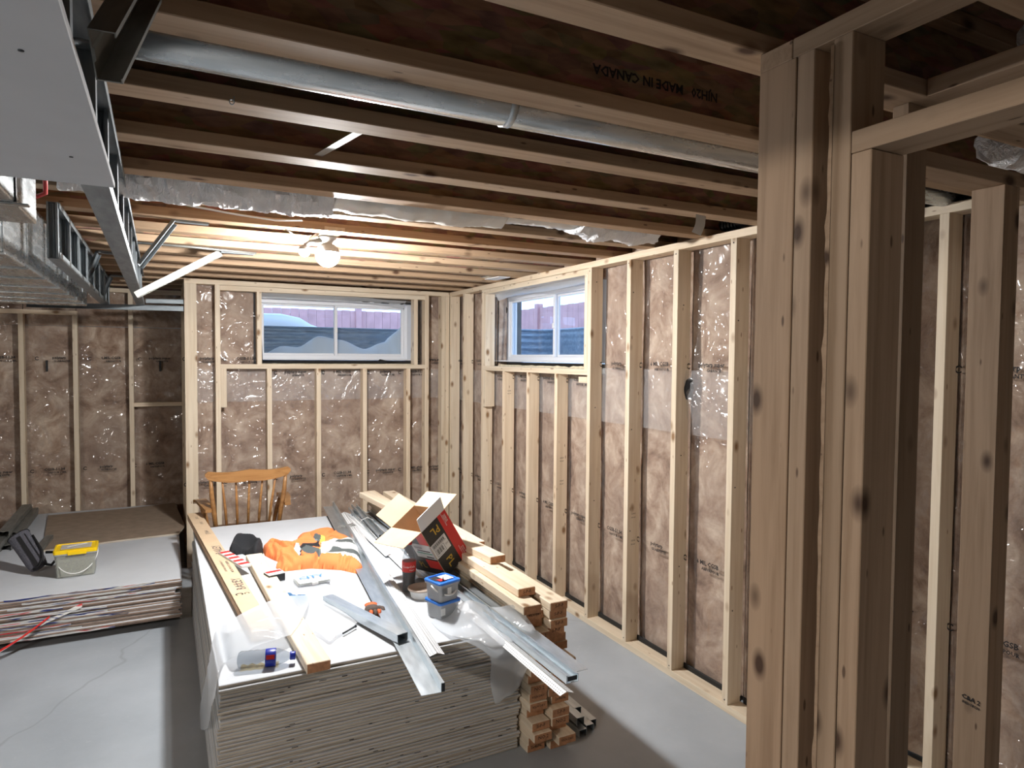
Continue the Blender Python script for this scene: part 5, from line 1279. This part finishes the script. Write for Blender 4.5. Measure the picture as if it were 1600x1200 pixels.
# ducts
d1 = tag(board('trunk_duct', (-3.35,-6.8,2.10), (-2.742,-3.53,2.322), M['duct'], bev=.003), 'large bright sheet-metal trunk duct at upper left', 'duct')
for y in (-5.3,-4.6,-3.86): 
    me = box_me(.006,.010,.222,M['zinc_black'],0); ob('joint_seam', me, d1, T(-2.744,y,2.211))
for y in (-3.86,): ob('joint_flange', box_me(.66,.030,.004,M['duct'],0), d1, T(-3.375,y+.02,2.097))
d2 = tag(board('trunk_duct', (-3.55,-3.50,2.05), (-2.882,-.45,2.322), M['duct'], bev=.003), 'second length of sheet-metal duct running to the far wall', 'duct')
for y in (-3.2,-2.75,-2.35,-1.9,-1.5,-1.1,-.75): ob('drive_cleat', box_me(.68,.018,.006,M['duct'],0), d2, T(-3.555,y,2.047)); ob('drive_cleat', box_me(.006,.016,.27,M['duct'],0), d2, T(-2.884,y,2.186))
# round vent pipe between joists
vp = tag(ob('vent_pipe', tube_me([(-5.3,-4.385,2.372),(-.9,-4.385,2.372),(.4,-4.385,2.372)], .055, M['duct'], 28), None), 'long round galvanised vent pipe running between two near joists', 'pipe')
for x in (-2.9,-1.62,-.4): ob('joint_ring', tube_me([(x,-4.385,2.372),(x+.02,-4.385,2.372)], .0575, M['steel'], 28), vp)
# flexible foil duct
rp = random.Random(4)
def flex(x0, x1, y, z, r, mat, name_, parent=None, sag=0, rib=.03, label=None, cat=None, dy=0):
    n = int(abs(x1-x0)/.012); path = []; rad = []
    for i in range(n+1):
        t = i/n; path.append((x0+(x1-x0)*t, y+dy*t+.010*math.sin(t*9), z-sag*math.sin(math.pi*t))); rad.append(r*(1+.012*math.sin(i*.95)+.05*noise.noise(Vector((i*.15, 2, r)))))
    me = tube_me(path, r, mat, 30, radii=rad, smooth=mat is not M['foil'])
    for v in me.vertices: v.co += Vector(noise.noise_vector(v.co*38))*(.011 if mat is M['foil'] else .005)+Vector(noise.noise_vector(v.co*9))*.010
    return ob(name_, me, parent, None, label=label)
fx = tag(flex(-2.72,-1.80,-3.175,2.415,.128,M['foil'],'flexible_duct',sag=.014), 'crinkled silver foil duct bulging between joists left of the bulb', 'duct')
flex(-1.80,-1.02,-3.165,2.425,.112,M['foil_white'],'duct_sleeve',fx,sag=.012,label='smooth pale sleeve section'); flex(-1.02,-.60,-3.165,2.44,.10,M['foil_white'],'duct_sleeve',fx)
flex(-.62,-.14,-3.17,2.425,.112,M['foil'],'duct_end',fx,sag=.014,label='crumpled far end of the foil duct')
for k, (x, y, z, r) in enumerate(((-.55,-5.20,2.42,.075), (-.10,-5.25,2.41,.10), (.05,-4.79,2.40,.075))):
    tag(flex(x-.14,x+.16,y,z,r,M['foil'],'flexible_duct'), ('small crumpled foil duct end above the header', 'bright crumpled foil duct at upper right edge', 'foil duct glimpsed above the far right top plate')[k], 'duct')
# drain pipe above the right wall
ab = tag(ob('drain_pipe', tube_me([(.045,-3.70,2.372),(.045,-3.47,2.372)], .026, M['abs'], 20), None), 'black drain pipe with ribbed coupling above the right wall', 'pipe')
ob('riser', tube_me([(.035,-3.60,2.37),(.035,-3.60,2.56)], .030, M['abs'], 20), ab)
for i in range(5): ob('coupling_rib', tube_me([(.045,-3.575+i*.020,2.372),(.045,-3.565+i*.020,2.372)], .031, M['abs'], 20), ab)
# odds and ends
tag(ob('metal_strap', box_me(.33,.026,.002,M['steel_dull'],0), None, frame((-1.975,-3.805,2.340), (-1.915,-4.13,2.336))), 'thin metal strap nailed across two joists', 'strap')
tag(ob('paper_tag', patch_me([[(-.425,-3.795,2.322),(-.370,-3.795,2.318)],[(-.432,-3.80,2.28),(-.380,-3.80,2.275)],[(-.452,-3.80,2.243),(-.402,-3.80,2.233)]], M['label_white'], 4, .002, 1)), 'pale paper tag hanging from a joist end', 'tag')
tag(ob('hanger_ring', tube_me([(-2.26+.005*math.cos(a), -4.235, 2.312+.006*math.sin(a)) for a in [i*math.pi/8 for i in range(17)]]+[(-2.255,-4.235,2.326)], .0013, M['steel'], 6)), 'small metal eye hook under a joist', 'hook')
tag(ob('cable', tube_me([(-2.448,-3.001,2.318), (-2.304,-2.961,2.312), (-2.132,-2.911,2.306), (-1.973,-2.865,2.306), (-1.861,-2.877,2.315)], .004, M['white'], 8)), 'thin white electrical cable drooping under the joists by the foil duct', 'cable')
tag(ob('conduit', tube_me([(-2.559,-1.839,2.314), (-2.266,-1.817,2.314), (-1.925,-1.75,2.314)], .007, M['steel_dull'], 8)), 'thin grey conduit fixed under the joists near the braces', 'conduit')
tag(ob('cable', tube_me([(-1.897,-2.649,2.31), (-1.866,-2.617,2.3), (-1.806,-2.454,2.306), (-1.75,-2.50,2.318)], .003, M['white'], 8)), 'short white lamp lead beside the lit bulb', 'cable')
e = tag(empty('ceiling_boot', T(-.15,-1.4,2.33)), 'white lit plate and metal boot between joists near the far corner', 'vent')
ob('white_plate', box_me(.22,.10,.006,M['white'],.001), e, frame((-0.159,-1.229,2.318), (-0.131,-1.662,2.318))); ob('metal_boot', box_me(.22,.16,.05,M['duct'],.004), e, frame((-0.137,-1.17,2.36), (-0.112,-1.626,2.36)))
tag(ob('pink_cable', tube_me([(-2.746,-3.60,2.31),(-2.725,-3.53,2.30),(-2.73,-3.44,2.26),(-2.735,-3.40,2.22),(-2.78,-3.38,2.20)], .007, M['red'], 8)), 'dull red cable loop hanging at the end of the trunk duct', 'cable')
# lamp
LC = Vector((-1.660,-2.45,2.232))
lp = tag(empty('ceiling_lamp', T(LC)), 'bare bright bulbs on a plastic lampholder under the joists', 'lamp')
def sphere_me(r, mat, n=20, a0=0, a1=math.pi): return lathe_me([(max(.0001, r*math.sin(a0+(a1-a0)*i/n)), -r*math.cos(a0+(a1-a0)*i/n)) for i in range(n+1)], mat, 28)
board('lamp_batten', (LC.x-.05,-2.62,H-.0), (LC.x+.05,-2.13,H+.02), M['pine'], lp, bev=.001)
ob('lampholder', lathe_me([(.045,.095),(.045,.085),(.030,.072),(.024,.060),(.024,.050)], M['white'], 28), lp, T(LC))
ob('globe_bulb', sphere_me(.060, M['bulb']), lp, T(LC)); ob('bulb_shield', sphere_me(.063, M['white'], 12, math.pi*.56, math.pi), lp, T(LC))  # opaque shields added on both bulbs to cut light on the joists
ob('small_bulb', sphere_me(.028, M['bulb_small']), lp, T(LC+Vector((-.115,.0,.012)))); ob('bulb_shield', sphere_me(.031, M['white'], 10, math.pi*.56, math.pi), lp, T(LC+Vector((-.115,.0,.012))))
ob('side_socket', tube_me([LC+Vector((-.03,0,.075)),LC+Vector((-.085,0,.060)),LC+Vector((-.112,0,.040))], .012, M['white'], 12), lp)
LB = Vector((-4.6,-5.6,2.05))  # this second ceiling lamp is unseen, added as fill light
lb_ = tag(empty('ceiling_lamp', T(LB)), 'added fill bulb out of view, left of the camera', 'lamp')
ob('globe_bulb', sphere_me(.06, M['bulb_fill']), lb_, T(LB)); ob('lampholder', lathe_me([(.045,.277),(.045,.267),(.012,.255),(.012,.085),(.024,.080),(.024,.055)], M['white'], 28), lb_, T(LB))
bpy.context.view_layer.update()
